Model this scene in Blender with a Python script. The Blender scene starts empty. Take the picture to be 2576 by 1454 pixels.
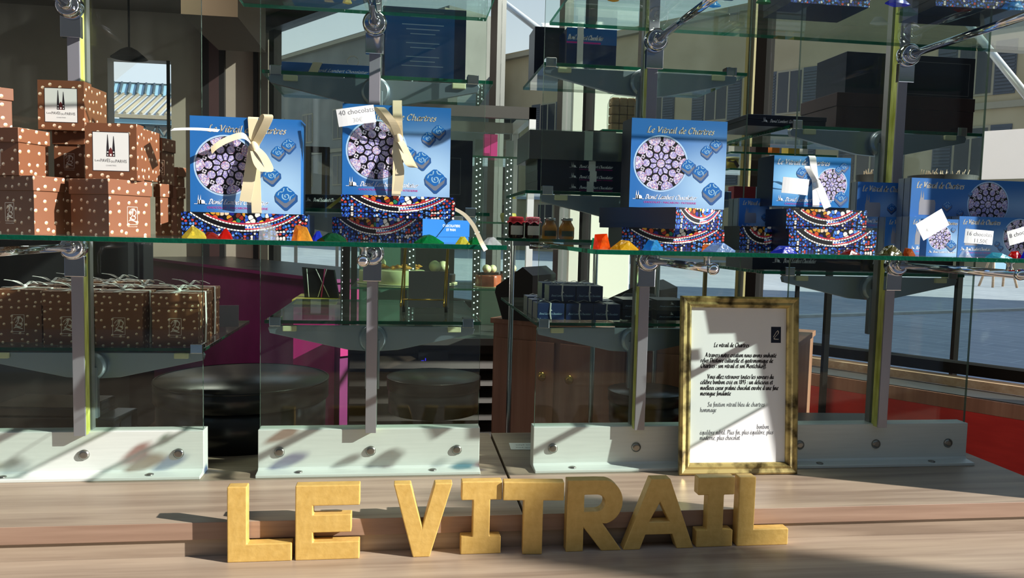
import bpy, math, random
from mathutils import Vector, Matrix
R = math.radians
S = bpy.context.scene
COL = S.collection
rnd = random.Random(7)
S.view_settings.view_transform = 'Standard'
S.view_settings.look = 'None'
S.view_settings.gamma = 1
S.view_settings.exposure = 0.0
S.view_settings.use_curve_mapping = False
try:
    S.cycles.transparent_max_bounces = 40
    S.cycles.max_bounces = 10
except Exception: pass
# ------------------------------------------------------------------ camera
FPX, YAW, PIT, ROL, HC = 1991.2, 0.1372, 0.0744, 0.0245, 0.5871
cy, sy = math.cos(YAW), math.sin(YAW)
FW = Vector((sy*math.cos(PIT), cy*math.cos(PIT), -math.sin(PIT)))
RT = Vector((cy, -sy, 0)); UP = RT.cross(FW)
R2 = RT*math.cos(ROL)+UP*math.sin(ROL); U2 = UP*math.cos(ROL)-RT*math.sin(ROL)
cam = bpy.data.cameras.new('camera'); camo = bpy.data.objects.new('camera', cam); COL.objects.link(camo)
cam.sensor_width = 36; cam.sensor_fit = 'HORIZONTAL'; cam.lens = FPX/2576*36
cam.clip_start = 0.02; cam.clip_end = 400
camo.matrix_world = Matrix(((R2.x, U2.x, -FW.x, 0), (R2.y, U2.y, -FW.y, 0), (R2.z, U2.z, -FW.z, HC), (0, 0, 0, 1)))
S.camera = camo
def ray(u, v): return FW+R2*((u-1288)/FPX)-U2*((v-727)/FPX)
def at(u, v, y):            # the point of the plane y = const seen at a photo pixel
    d = ray(u, v); t = y/d.y; return Vector((d.x*t, y, HC+d.z*t))
def zat(u, v, z):           # the point of the level z = const seen at a photo pixel
    d = ray(u, v); t = (z-HC)/d.z; return Vector((d.x*t, d.y*t, z))
def wx(u, v, y): return at(u, v, y).x
def wz(u, v, y): return at(u, v, y).z
# ------------------------------------------------------------------ materials
def lin(c):
    return tuple((x/255/12.92 if x/255 <= .04045 else ((x/255+.055)/1.055)**2.4) for x in c)
def L4(c): return (*lin(c), 1)
class NT:
    def __init__(s, name):
        s.m = bpy.data.materials.new(name); s.m.use_nodes = True; s.t = s.m.node_tree
        s.t.nodes.clear(); s.out = s.n('ShaderNodeOutputMaterial')
    def n(s, typ, **kw):
        x = s.t.nodes.new(typ)
        for k, v in kw.items():
            if k.startswith('i_'):
                key = k[2:]; key = int(key) if key.isdigit() else key.replace('_', ' ')
                x.inputs[key].default_value = v
            else: setattr(x, k, v)
        return x
    def l(s, a, b, ao=0, bi=0):
        s.t.links.new(a.outputs[ao], b.inputs[bi])
    def fin(s, sh): s.l(sh, s.out); return s.m
def pmat(name, col, rough=.5, metal=0, spec=.5, emit=None, es=0, alpha=None, coat=0):
    t = NT(name); p = t.n('ShaderNodeBsdfPrincipled')
    p.inputs['Base Color'].default_value = L4(col); p.inputs['Roughness'].default_value = rough
    p.inputs['Metallic'].default_value = metal; p.inputs['Specular IOR Level'].default_value = spec
    p.inputs['Coat Weight'].default_value = coat
    if emit: p.inputs['Emission Color'].default_value = L4(emit); p.inputs['Emission Strength'].default_value = es
    return t.fin(p)
def noisy(name, c1, c2, scale=(1, 1, 1), ns=6, rough=.5, metal=0, bump=0, lo=.35, hi=.65, det=6, coord='Object', spec=.5, coat=0, brough=None):
    t = NT(name); p = t.n('ShaderNodeBsdfPrincipled'); tc = t.n('ShaderNodeTexCoord'); mp = t.n('ShaderNodeMapping')
    mp.inputs['Scale'].default_value = scale
    t.l(tc, mp, coord); nz = t.n('ShaderNodeTexNoise'); nz.inputs['Scale'].default_value = ns; nz.inputs['Detail'].default_value = det
    t.l(mp, nz, 0, 'Vector'); cr = t.n('ShaderNodeValToRGB')
    cr.color_ramp.elements[0].position = lo; cr.color_ramp.elements[1].position = hi
    cr.color_ramp.elements[0].color = L4(c1); cr.color_ramp.elements[1].color = L4(c2)
    t.l(nz, cr); t.l(cr, p, 0, 'Base Color')
    p.inputs['Roughness'].default_value = rough; p.inputs['Metallic'].default_value = metal; p.inputs['Specular IOR Level'].default_value = spec
    p.inputs['Coat Weight'].default_value = coat
    if bump:
        b = t.n('ShaderNodeBump'); b.inputs['Strength'].default_value = bump; b.inputs['Distance'].default_value = .002
        t.l(nz, b, 0, 'Height'); t.l(b, p, 0, 'Normal')
    return t.fin(p)
def wood(name, c1, c2, c3, ax=0, rough=.4, s=1.0, coord='Object'):
    t = NT(name); p = t.n('ShaderNodeBsdfPrincipled'); tc = t.n('ShaderNodeTexCoord'); mp = t.n('ShaderNodeMapping')
    sc = [26*s, 26*s, 26*s]; sc[ax] = 1.6*s; mp.inputs['Scale'].default_value = sc; t.l(tc, mp, coord)
    n1 = t.n('ShaderNodeTexNoise'); n1.inputs['Scale'].default_value = 1; n1.inputs['Detail'].default_value = 8; n1.inputs['Distortion'].default_value = .5
    t.l(mp, n1, 0, 'Vector')
    mp2 = t.n('ShaderNodeMapping'); sc2 = [150*s]*3; sc2[ax] = 6*s; mp2.inputs['Scale'].default_value = sc2; t.l(tc, mp2, coord)
    n2 = t.n('ShaderNodeTexNoise'); n2.inputs['Scale'].default_value = 1; n2.inputs['Detail'].default_value = 4; t.l(mp2, n2, 0, 'Vector')
    ad = t.n('ShaderNodeMath', operation='MULTIPLY_ADD'); ad.inputs[1].default_value = .35; t.l(n2, ad, 0, 0); t.l(n1, ad, 0, 2)
    cr = t.n('ShaderNodeValToRGB'); e = cr.color_ramp.elements
    e[0].position = .48; e[0].color = L4(c1); e[1].position = .9; e[1].color = L4(c3); m = e.new(.68); m.color = L4(c2)
    t.l(ad, cr); t.l(cr, p, 0, 'Base Color'); p.inputs['Roughness'].default_value = rough
    return t.fin(p)
def thin_glass(name, tint=(245, 250, 247), refl=.06, dust=.03, streak=True, dcol=(225, 225, 215)):
    t = NT(name); tr = t.n('ShaderNodeBsdfTransparent'); tr.inputs[0].default_value = L4(tint)
    gl = t.n('ShaderNodeBsdfGlossy'); gl.inputs['Roughness'].default_value = .02; gl.inputs[0].default_value = (1, 1, 1, 1)
    lw = t.n('ShaderNodeLayerWeight'); lw.inputs[0].default_value = .5; pw = t.n('ShaderNodeMath', operation='POWER'); pw.inputs[1].default_value = 5; t.l(lw, pw, 'Facing', 0)
    fr = t.n('ShaderNodeMath', operation='MULTIPLY_ADD'); fr.inputs[1].default_value = .8; fr.inputs[2].default_value = refl*.5; t.l(pw, fr, 0, 0)
    m1 = t.n('ShaderNodeMixShader'); t.l(fr, m1, 0, 0); t.l(tr, m1, 0, 1); t.l(gl, m1, 0, 2)
    df = t.n('ShaderNodeBsdfDiffuse'); df.inputs[0].default_value = L4(dcol)
    m2 = t.n('ShaderNodeMixShader'); m2.inputs[0].default_value = dust
    if streak:
        tc = t.n('ShaderNodeTexCoord'); mp = t.n('ShaderNodeMapping'); mp.inputs['Scale'].default_value = (24, 24, .6)
        nz = t.n('ShaderNodeTexNoise'); nz.inputs['Scale'].default_value = 1; nz.inputs['Detail'].default_value = 5
        mr = t.n('ShaderNodeMapRange'); mr.inputs[1].default_value = .35; mr.inputs[2].default_value = .75
        mr.inputs[3].default_value = dust*.35; mr.inputs[4].default_value = dust*2
        t.l(tc, mp, 'Object'); t.l(mp, nz, 0, 'Vector'); t.l(nz, mr); t.l(mr, m2, 0, 0)
    t.l(m1, m2, 0, 1); t.l(df, m2, 0, 2)
    return t.fin(m2)
def gem(name, col, tr=.45):
    t = NT(name); a = t.n('ShaderNodeBsdfTransparent'); a.inputs[0].default_value = L4(col)
    d = t.n('ShaderNodeBsdfPrincipled'); d.inputs['Base Color'].default_value = L4(col); d.inputs['Roughness'].default_value = .06
    d.inputs['Specular IOR Level'].default_value = .9
    tcb = t.n('ShaderNodeTexCoord'); nb = t.n('ShaderNodeTexNoise'); nb.inputs['Scale'].default_value = 110; nb.inputs['Detail'].default_value = 3; t.l(tcb, nb, 'Object', 'Vector')
    bp = t.n('ShaderNodeBump'); bp.inputs['Strength'].default_value = .5; bp.inputs['Distance'].default_value = .004; t.l(nb, bp, 0, 'Height'); t.l(bp, d, 0, 'Normal')
    b = t.n('ShaderNodeBsdfTranslucent'); b.inputs[0].default_value = L4(col)
    m0 = t.n('ShaderNodeMixShader'); m0.inputs[0].default_value = .35; t.l(d, m0, 0, 1); t.l(b, m0, 0, 2)
    m = t.n('ShaderNodeMixShader'); m.inputs[0].default_value = 1-tr; t.l(a, m, 0, 1); t.l(m0, m, 0, 2)
    return t.fin(m)
def dots(name, base, cream, dark, scale=52, rad=.165, rough=.45, metal=.25):
    # brown card printed with little cream cubes, lit on one side: printed pattern in surface (UV, metres) space
    t = NT(name); p = t.n('ShaderNodeBsdfPrincipled'); uv = t.n('ShaderNodeUVMap')
    vo = t.n('ShaderNodeTexVoronoi', voronoi_dimensions='2D'); vo.inputs['Scale'].default_value = scale; vo.inputs['Randomness'].default_value = .55
    t.l(uv, vo, 0, 'Vector')
    lt = t.n('ShaderNodeMath', operation='LESS_THAN'); lt.inputs[1].default_value = rad; t.l(vo, lt, 'Distance', 0)
    sub = t.n('ShaderNodeVectorMath', operation='SUBTRACT'); t.l(uv, sub, 0, 0); t.l(vo, sub, 'Position', 1)
    dt = t.n('ShaderNodeVectorMath', operation='DOT_PRODUCT'); dt.inputs[1].default_value = (-.5, 1, 0); t.l(sub, dt, 0, 0)
    gt = t.n('ShaderNodeMath', operation='GREATER_THAN'); gt.inputs[1].default_value = -.0005; t.l(dt, gt, 'Value', 0)
    mx = t.n('ShaderNodeMix', data_type='RGBA'); mx.inputs[6].default_value = L4(dark); mx.inputs[7].default_value = L4(cream); t.l(gt, mx, 0, 0)
    m2 = t.n('ShaderNodeMix', data_type='RGBA'); m2.inputs[6].default_value = L4(base); t.l(lt, m2, 0, 0)
    t.t.links.new(mx.outputs[2], m2.inputs[7]); t.t.links.new(m2.outputs[2], p.inputs['Base Color'])
    p.inputs['Roughness'].default_value = rough; p.inputs['Metallic'].default_value = metal
    return t.fin(p)
def mosaic(name, cols, scale=140, edge=.06, dark=(14, 14, 22), rnds=1.0, rough=.35, pebble=9):
    t = NT(name); p = t.n('ShaderNodeBsdfPrincipled'); uv = t.n('ShaderNodeUVMap')
    vo = t.n('ShaderNodeTexVoronoi', voronoi_dimensions='2D'); vo.inputs['Scale'].default_value = scale; vo.inputs['Randomness'].default_value = rnds
    ve = t.n('ShaderNodeTexVoronoi', voronoi_dimensions='2D', feature='DISTANCE_TO_EDGE'); ve.inputs['Scale'].default_value = scale; ve.inputs['Randomness'].default_value = rnds
    t.l(uv, vo, 0, 'Vector'); t.l(uv, ve, 0, 'Vector')
    sp = t.n('ShaderNodeSeparateColor'); t.l(vo, sp, 'Color', 0)
    cr = t.n('ShaderNodeValToRGB'); cr.color_ramp.interpolation = 'CONSTANT'; e = cr.color_ramp.elements
    n = len(cols)
    for i, c in enumerate(cols):
        if i < 2: e[i].position = i/n; e[i].color = L4(c)
        else:
            q = e.new(i/n); q.color = L4(c)
    t.l(sp, cr)
    lt0 = t.n('ShaderNodeMath', operation='LESS_THAN'); lt0.inputs[1].default_value = edge; t.l(ve, lt0, 'Distance', 0)
    gt = t.n('ShaderNodeMath', operation='GREATER_THAN'); gt.inputs[1].default_value = pebble; t.l(vo, gt, 'Distance', 0)
    lt = t.n('ShaderNodeMath', operation='MAXIMUM'); t.l(lt0, lt, 0, 0); t.l(gt, lt, 0, 1)
    m = t.n('ShaderNodeMix', data_type='RGBA'); t.l(lt, m, 0, 0); t.t.links.new(cr.outputs[0], m.inputs[6]); m.inputs[7].default_value = L4(dark)
    t.t.links.new(m.outputs[2], p.inputs['Base Color']); p.inputs['Roughness'].default_value = rough
    return t.fin(p)
def glowcard(name, c1, c2, cx, cyy, rad, rough=.4):
    # blue card printed with a pale radial tint (UV 0..1 over the printed face)
    t = NT(name); p = t.n('ShaderNodeBsdfPrincipled'); uv = t.n('ShaderNodeUVMap')
    ds = t.n('ShaderNodeVectorMath', operation='DISTANCE'); ds.inputs[1].default_value = (cx, cyy, 0); t.l(uv, ds, 0, 0)
    mr = t.n('ShaderNodeMapRange', interpolation_type='SMOOTHSTEP'); mr.inputs[1].default_value = 0; mr.inputs[2].default_value = rad; t.l(ds, mr, 'Value', 0)
    m = t.n('ShaderNodeMix', data_type='RGBA'); t.l(mr, m, 0, 0); m.inputs[6].default_value = L4(c2); m.inputs[7].default_value = L4(c1)
    t.t.links.new(m.outputs[2], p.inputs['Base Color']); p.inputs['Roughness'].default_value = rough
    return t.fin(p)
def paving(name):
    t = NT(name); p = t.n('ShaderNodeBsdfPrincipled'); tc = t.n('ShaderNodeTexCoord'); mp = t.n('ShaderNodeMapping')
    mp.inputs['Rotation'].default_value = (0, 0, R(62)); t.l(tc, mp, 'Object')
    br = t.n('ShaderNodeTexBrick'); br.inputs['Scale'].default_value = 1.0
    br.inputs['Brick Width'].default_value = .9; br.inputs['Row Height'].default_value = .34; br.inputs['Mortar Size'].default_value = .014
    br.inputs['Color1'].default_value = L4((186, 190, 197)); br.inputs['Color2'].default_value = L4((172, 177, 186)); br.inputs['Mortar'].default_value = L4((206, 210, 216))
    t.l(mp, br, 0, 'Vector'); nz = t.n('ShaderNodeTexNoise'); nz.inputs['Scale'].default_value = .35; t.l(tc, nz, 'Object', 'Vector')
    hs = t.n('ShaderNodeMix', data_type='RGBA', blend_type='MULTIPLY'); hs.inputs[0].default_value = .35
    t.t.links.new(br.outputs[0], hs.inputs[6]); t.t.links.new(nz.outputs[0], hs.inputs[7]); t.t.links.new(hs.outputs[2], p.inputs['Base Color'])
    p.inputs['Roughness'].default_value = .7
    return t.fin(p)
K = {}
K['wood'] = wood('counter_wood', (136, 117, 100), (158, 139, 120), (174, 155, 134))
K['wood_edge'] = wood('counter_edge', (136, 108, 90), (152, 123, 104), (166, 137, 117))
K['cherry'] = wood('cherry_wood', (150, 102, 80), (170, 120, 96), (186, 138, 112), ax=2, s=.5)
K['oak'] = wood('pale_wood', (176, 140, 108), (198, 164, 132), (212, 184, 154), ax=0)
K['dark_wood'] = wood('dark_slat_wood', (34, 26, 22), (46, 36, 30), (58, 46, 38))
K['gold_paint'] = noisy('gold_paint', (204, 164, 86), (218, 180, 102), ns=70, rough=.42, metal=.12, bump=.35, lo=.3, hi=.7)
K['chip'] = pmat('bare_card_chip', (236, 230, 222), .7)
K['alu'] = noisy('anodised_aluminium', (212, 217, 211), (218, 223, 217), scale=(2, 40, 40), ns=4, rough=.45, metal=.1)
K['post'] = pmat('lilac_grey_metal', (168, 166, 174), .35, .55)
K['tape'] = noisy('yellow_acrylic_edge', (150, 158, 52), (214, 222, 132), scale=(40, 40, 7), ns=2, rough=.3, lo=.3, hi=.7)
K['chrome'] = pmat('chrome', (222, 222, 226), .07, 1)
K['steel'] = pmat('brushed_steel', (176, 180, 182), .28, 1)
K['bracket'] = pmat('satin_bracket_metal', (150, 164, 176), .35, .8)
K['clip'] = pmat('yellowed_clip', (206, 208, 168), .35)
K['screw'] = pmat('steel_screw', (150, 148, 142), .3, .9)
K['screw_dark'] = pmat('screw_socket', (30, 28, 26), .5, .4)
K['panel'] = thin_glass('display_glass', refl=.045, dust=.0055)
K['shelf'] = thin_glass('shelf_glass', tint=(238, 246, 242), refl=.07, dust=.016, streak=False)
K['pane'] = thin_glass('window_glass', refl=.03, dust=.004)
K['case_glass'] = thin_glass('case_glass', tint=(234, 244, 238), refl=.05, dust=.015, streak=False)
K['edge'] = gem('green_glass_edge', (12, 96, 72), .35)
K['pedge'] = gem('clear_glass_edge', (120, 140, 128), .4)
K['brown'] = dots('brown_dotted_card', (122, 76, 50), (250, 230, 200), (196, 148, 112), metal=.05)
K['brown_in'] = pmat('brown_card_edge', (92, 56, 38), .6)
K['logo'] = pmat('silver_logo_print', (232, 222, 206), .3, .3)
K['label'] = pmat('white_label', (236, 234, 228), .5)
K['ink'] = pmat('dark_ink', (40, 34, 38), .6)
K['ink_red'] = pmat('maroon_ink', (110, 40, 40), .6)
K['ink_grey'] = pmat('grey_ink', (120, 120, 124), .6)
K['ink_faint'] = pmat('pale_grey_ink', (196, 196, 196), .6)  # very pale grey for the faintest tag lettering
K['beam'] = pmat('dull_beam_paint', (96, 82, 62), .8)
K['paper'] = pmat('white_paper', (240, 240, 240), .6)
K['blue_front'] = glowcard('blue_front_print', (38, 106, 176), (168, 204, 234), .82, .22, .78)
K['blue_frontS'] = glowcard('blue_small_front_print', (18, 116, 186), (150, 206, 238), .3, .55, .6)
K['blue'] = pmat('blue_card', (34, 100, 170), .38)
K['navy'] = pmat('navy_card', (22, 46, 92), .4)
K['navy_dark'] = pmat('dark_navy_card', (16, 24, 44), .3)
K['black_card'] = pmat('black_card', (18, 18, 22), .3)
K['grey_side'] = pmat('grey_foil_side', (140, 146, 152), .35, .4)
K['halo'] = pmat('pale_halo_print', (176, 206, 234), .4)
K['lead'] = pmat('black_lead_print', (14, 12, 18), .4)
K['rose'] = mosaic('rose_glass_print', [(222, 214, 236), (182, 174, 216), (240, 236, 244), (206, 150, 176), (168, 162, 212), (232, 216, 226), (128, 124, 190)], 560, .035, (96, 84, 120))
K['rose_w'] = mosaic('rose_quatrefoil_print', [(240, 238, 244), (214, 206, 226)], 300, .05, (120, 110, 140))
K['rose_p'] = mosaic('rose_petal_print', [(196, 190, 228), (170, 162, 214), (224, 218, 238), (150, 140, 202)], 460, .04, (100, 92, 140))
K['mos_blue'] = mosaic('blue_mosaic_print', [(34, 72, 172), (70, 132, 214), (24, 44, 120), (190, 66, 60), (40, 90, 190), (228, 220, 214), (30, 60, 150), (96, 150, 220)], 165, .07, pebble=.42, rnds=.8)
K['mos_fig'] = mosaic('figure_mosaic_print', [(150, 40, 30), (200, 84, 36), (34, 34, 120), (224, 200, 170), (110, 44, 28), (30, 120, 90), (206, 150, 50), (120, 24, 40)], 100, .06, pebble=.5)
K['mos_arch'] = mosaic('architecture_mosaic_print', [(46, 96, 200), (240, 236, 226), (224, 196, 60), (40, 60, 150), (236, 232, 222), (180, 70, 40), (90, 150, 220), (30, 44, 130)], 110, .05, pebble=.55)
K['bead'] = pmat('white_bead_print', (240, 238, 230), .4)
K['rred'] = pmat('red_band_print', (190, 44, 66), .4)
K['bblue'] = pmat('blue_band_print', (48, 110, 200), .4)
K['silver_ink'] = pmat('silver_lettering', (214, 206, 186), .3, .25)
K['white_ink'] = pmat('white_lettering', (240, 240, 244), .5)
K['magenta'] = pmat('magenta_lettering', (214, 40, 150), .5)
K['choc'] = pmat('blue_chocolate_print', (34, 104, 176), .35)
K['choc_side'] = pmat('grey_chocolate_side_print', (112, 118, 132), .45)
K['choc_sh'] = pmat('chocolate_shadow_print', (36, 84, 144), .5)
K['swirl'] = pmat('pale_swirl_print', (150, 190, 214), .4)
K['ribbon'] = pmat('cream_ribbon', (234, 218, 180), .38, 0, .5)
K['ribbon_w'] = pmat('white_ribbon', (244, 242, 236), .35)
K['cord'] = pmat('white_cord_ribbon', (226, 226, 222), .4)
K['frame'] = noisy('marbled_gold_frame', (70, 58, 26), (196, 176, 112), ns=26, rough=.3, metal=.45, lo=.34, hi=.56, det=8, bump=.15)
K['frame_hi'] = pmat('gold_frame_fillet', (214, 196, 130), .25, .6)
K['red_panel'] = noisy('red_panel_paint', (206, 48, 42), (220, 56, 48), scale=(2, 2, 10), ns=5, rough=.55)
K['fuchsia'] = noisy('fuchsia_cover', (112, 26, 88), (124, 32, 98), ns=5, rough=.5)
K['fuchsia_hi'] = pmat('bright_pink', (190, 34, 118), .5)
K['black'] = pmat('black_leather', (20, 22, 26), .28)
K['black_matt'] = pmat('black_matt', (16, 16, 17), .6)
K['dark_wall'] = noisy('dark_interior_wall', (150, 138, 124), (160, 148, 134), ns=2, rough=.8)
K['ceil'] = noisy('ceiling_paint', (108, 98, 86), (116, 106, 94), ns=2, rough=.85)
K['floor'] = wood('shop_floor', (70, 52, 40), (92, 70, 54), (110, 86, 66), s=.3)
K['mull'] = pmat('grey_mullion', (90, 88, 86), .4, .4)
K['mull_dark'] = pmat('black_mullion', (24, 22, 21), .85, 0, .1)
K['olive_mull'] = pmat('olive_mullion', (112, 106, 58), .5)
K['mull_white'] = pmat('white_aluminium', (226, 228, 232), .35, .2)
K['mull_wood'] = pmat('maroon_mullion', (60, 40, 40), .5)
K['facade'] = noisy('tan_render', (158, 142, 112), (172, 156, 126), ns=.4, rough=.9)
K['facade2'] = noisy('grey_stone', (112, 110, 104), (130, 128, 122), ns=.3, rough=.9)
K['cornice'] = pmat('stone_cornice', (150, 140, 120), .85)
K['shutter'] = pmat('slate_shutter', (70, 74, 82), .6)
K['wglass'] = pmat('dark_window_pane', (36, 42, 52), .1)
K['roof'] = pmat('zinc_roof', (196, 200, 204), .5, .2)
K['roof_dark'] = pmat('roof_rib', (60, 74, 80), .5)
K['roof_glass'] = pmat('roof_glazing', (150, 190, 206), .15)
K['iron'] = pmat('teal_iron', (52, 74, 82), .5)
K['street'] = paving('grey_paving')
K['kerb'] = noisy('kerb_stone', (190, 190, 184), (206, 206, 200), ns=6, rough=.8)
K['white_wall'] = pmat('white_render', (224, 220, 206), .8)
K['orange'] = pmat('ochre_paint', (160, 116, 50), .7)
K['led'] = pmat('led_dot', (255, 255, 255), .5, emit=(240, 244, 255), es=2.2)
K['mint'] = pmat('pale_mint_panel', (176, 202, 184), .4)
K['teal_panel'] = pmat('teal_glass_panel', (96, 124, 114), .25)
K['gold_wire'] = pmat('gold_wire', (206, 170, 80), .18, .9)
K['cream_cake'] = pmat('cream_icing', (232, 224, 176), .5)
K['caramel'] = noisy('caramel_glaze', (176, 82, 52), (196, 100, 66), ns=30, rough=.2, coat=.4)
K['peach'] = noisy('peach_slices', (214, 132, 40), (236, 164, 66), ns=60, rough=.35)
K['darkchoc'] = pmat('dark_chocolate', (40, 26, 22), .3)
K['cream'] = pmat('white_chocolate', (238, 228, 180), .4)
K['jam'] = pmat('dark_jam_glass', (44, 14, 16), .08, coat=.5)
K['honey'] = gem('honey_glass', (196, 150, 60), .25)
K['cloth_red'] = noisy('red_cloth', (196, 36, 52), (222, 60, 74), ns=60, rough=.8)
K['cloth_dot'] = mosaic('dotted_pink_cloth', [(222, 70, 104), (216, 60, 96), (240, 226, 224), (220, 66, 100)], 70, 0, rough=.8)
K['green_label'] = pmat('dark_green_label', (44, 74, 64), .5)
K['beige'] = noisy('beige_biscuits', (178, 142, 100), (204, 172, 130), ns=40, rough=.7)
K['lime'] = pmat('lime_ribbon', (120, 170, 40), .4)
K['maroon'] = noisy('maroon_box_card', (44, 24, 28), (58, 34, 38), ns=3, rough=.3)
K['mustard'] = pmat('mustard_card', (176, 158, 60), .5)
K['amber_card'] = pmat('orange_card', (206, 122, 32), .5)
K['choc_card'] = pmat('chocolate_card', (50, 32, 28), .5)
K['crimson'] = pmat('crimson_card', (128, 24, 38), .5)
K['sky_card'] = pmat('pale_blue_card', (150, 190, 216), .5)
K['white_card'] = pmat('white_card', (226, 226, 222), .5)
K['grey_card'] = pmat('grey_card', (140, 140, 148), .5)
K['cello'] = thin_glass('cellophane', refl=.08, dust=.05, streak=False)
K['blue_led'] = pmat('blue_display', (10, 10, 40), .4, emit=(60, 50, 255), es=1.2)
GEM = {k: gem('glass_'+k, c, t+.12) for k, c, t in [('yellow', (240, 224, 90), .5), ('amber', (244, 180, 66), .4), ('orange', (244, 110, 30), .4), ('red', (226, 40, 30), .5),
    ('darkred', (150, 40, 24), .35), ('clear', (240, 243, 245), .65), ('green', (20, 150, 76), .5), ('dkgreen', (30, 100, 58), .5), ('blue', (50, 80, 224), .5), ('sky', (80, 184, 238), .5),
    ('cyan', (104, 208, 226), .55), ('olive', (110, 104, 48), .45), ('teal', (40, 180, 140), .5), ('gold', (240, 194, 40), .42), ('brown', (186, 100, 36), .45), ('ice', (160, 194, 240), .55)]}

def backlit(name, col):
    t = NT(name); d = t.n('ShaderNodeBsdfDiffuse'); d.inputs[0].default_value = L4(col); b = t.n('ShaderNodeBsdfTranslucent'); b.inputs[0].default_value = L4(col)
    m = t.n('ShaderNodeMixShader'); m.inputs[0].default_value = .6; t.l(d, m, 0, 1); t.l(b, m, 0, 2); return t.fin(m)
K['thin_paper'] = backlit('thin_poster_paper', (244, 240, 240))
# ------------------------------------------------------------------ mesh builder
class MB:
    def __init__(s): s.v = []; s.f = []; s.m = []; s.uv = []; s.sm = []; s.mats = []; s.M = Matrix()
    def mi(s, m):
        if isinstance(m, str): m = K.get(m) or GEM[m]
        if m not in s.mats: s.mats.append(m)
        return s.mats.index(m)
    def face(s, pts, mat, uv=None, smooth=False):
        b = len(s.v); s.v += [tuple(s.M @ Vector(p)) for p in pts]; s.f.append(list(range(b, b+len(pts)))); s.m.append(s.mi(mat)); s.sm.append(smooth)
        if uv is None:
            p = [Vector(q) for q in pts]; n = Vector((0, 0, 0))
            for i in range(1, len(p)-1): n += (p[i]-p[0]).cross(p[i+1]-p[0])
            a = [abs(c) for c in n]; k = a.index(max(a))
            uv = [((q.y, q.z), (q.x, q.z), (q.x, q.y))[k] for q in p]
        s.uv.append(uv)
    def grid(s, rows, mat, closed=False, smooth=True, cap=False):   # shared vertices
        b = len(s.v); n = len(rows[0]); mi = s.mi(mat)
        for r in rows: s.v += [tuple(s.M @ Vector(p)) for p in r]
        for i in range(len(rows)-1):
            for j in range(n if closed else n-1):
                k = (j+1) % n; s.f.append([b+i*n+j, b+i*n+k, b+(i+1)*n+k, b+(i+1)*n+j]); s.m.append(mi); s.sm.append(smooth)
                s.uv.append([(j/n, i*.1), ((j+1)/n, i*.1), ((j+1)/n, (i+1)*.1), (j/n, (i+1)*.1)])
        if cap:
            for r, fl in ((0, 1), (len(rows)-1, 0)):
                ids = [b+r*n+j for j in range(n)]
                if fl: ids.reverse()
                s.f.append(ids); s.m.append(mi); s.sm.append(False); s.uv.append([(0, 0)]*n)
    def box(s, a, c, mat, mats={}):
        x0, y0, z0 = a; x1, y1, z1 = c; g = lambda k: mats.get(k, mat)
        s.face([(x0, y0, z0), (x1, y0, z0), (x1, y0, z1), (x0, y0, z1)], g('f'))
        s.face([(x1, y1, z0), (x0, y1, z0), (x0, y1, z1), (x1, y1, z1)], g('b'))
        s.face([(x0, y1, z0), (x0, y0, z0), (x0, y0, z1), (x0, y1, z1)], g('l'))
        s.face([(x1, y0, z0), (x1, y1, z0), (x1, y1, z1), (x1, y0, z1)], g('r'))
        s.face([(x0, y0, z1), (x1, y0, z1), (x1, y1, z1), (x0, y1, z1)], g('t'))
        s.face([(x0, y1, z0), (x1, y1, z0), (x1, y0, z0), (x0, y0, z0)], g('u'))
    def prism(s, xz, y0, y1, mat, side=None, holes=None):    # outline in x,z (counter-clockwise from the front), extruded along y
        n = len(xz); s.face([(x, y0, z) for x, z in xz], mat); s.face([(x, y1, z) for x, z in reversed(xz)], mat)
        for i in range(n):
            (xa, za), (xb, zb) = xz[i], xz[(i+1) % n]
            s.face([(xa, y0, za), (xa, y1, za), (xb, y1, zb), (xb, y0, zb)], side or mat)
    def prism_x(s, yz, x0, x1, mat):
        n = len(yz); s.face([(x0, y, z) for y, z in reversed(yz)], mat); s.face([(x1, y, z) for y, z in yz], mat)
        for i in range(n):
            (ya, za), (yb, zb) = yz[i], yz[(i+1) % n]
            s.face([(x0, ya, za), (x0, yb, zb), (x1, yb, zb), (x1, ya, za)], mat)
    def tube(s, pts, r, mat, n=12, cap=True):
        pts = [Vector(p) for p in pts]; rows = []
        rr = r if isinstance(r, (list, tuple)) else [r]*len(pts)
        prev = None
        for i, p in enumerate(pts):
            d = (pts[min(i+1, len(pts)-1)]-pts[max(i-1, 0)]).normalized()
            a = prev if prev else (Vector((0, 0, 1)) if abs(d.z) < .9 else Vector((1, 0, 0)))
            x = (a-d*a.dot(d)).normalized(); prev = x; y = d.cross(x)
            rows.append([p+(x*math.cos(2*math.pi*k/n)+y*math.sin(2*math.pi*k/n))*rr[i] for k in range(n)])
        s.grid(rows, mat, True, True, cap)
    def lathe(s, prof, mat, n=28, c=(0, 0, 0), axis='z', cap=True, sx=1, sy=1):
        rows = []
        for r, h in prof:
            row = []
            for k in range(n):
                a = 2*math.pi*k/n; x, y = r*math.cos(a)*sx, r*math.sin(a)*sy
                p = (x, y, h) if axis == 'z' else ((x, -h, y) if axis == 'y' else (h, x, y))
                row.append((p[0]+c[0], p[1]+c[1], p[2]+c[2]))
            rows.append(row)
        s.grid(rows, mat, True, True, cap)
    def strip(s, pts, w, mat, th=.0008):    # a thin band: pts along it, w the half-width vector
        w = Vector(w); pts = [Vector(p) for p in pts]; rows = []
        for i, p in enumerate(pts):
            d = (pts[min(i+1, len(pts)-1)]-pts[max(i-1, 0)]).normalized(); ww = w[i] if isinstance(w, list) else w
            nn = d.cross(ww).normalized()*th/2
            rows.append([p-ww-nn, p+ww-nn, p+ww+nn, p-ww+nn])
        s.grid(rows, mat, True, False, True)
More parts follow.
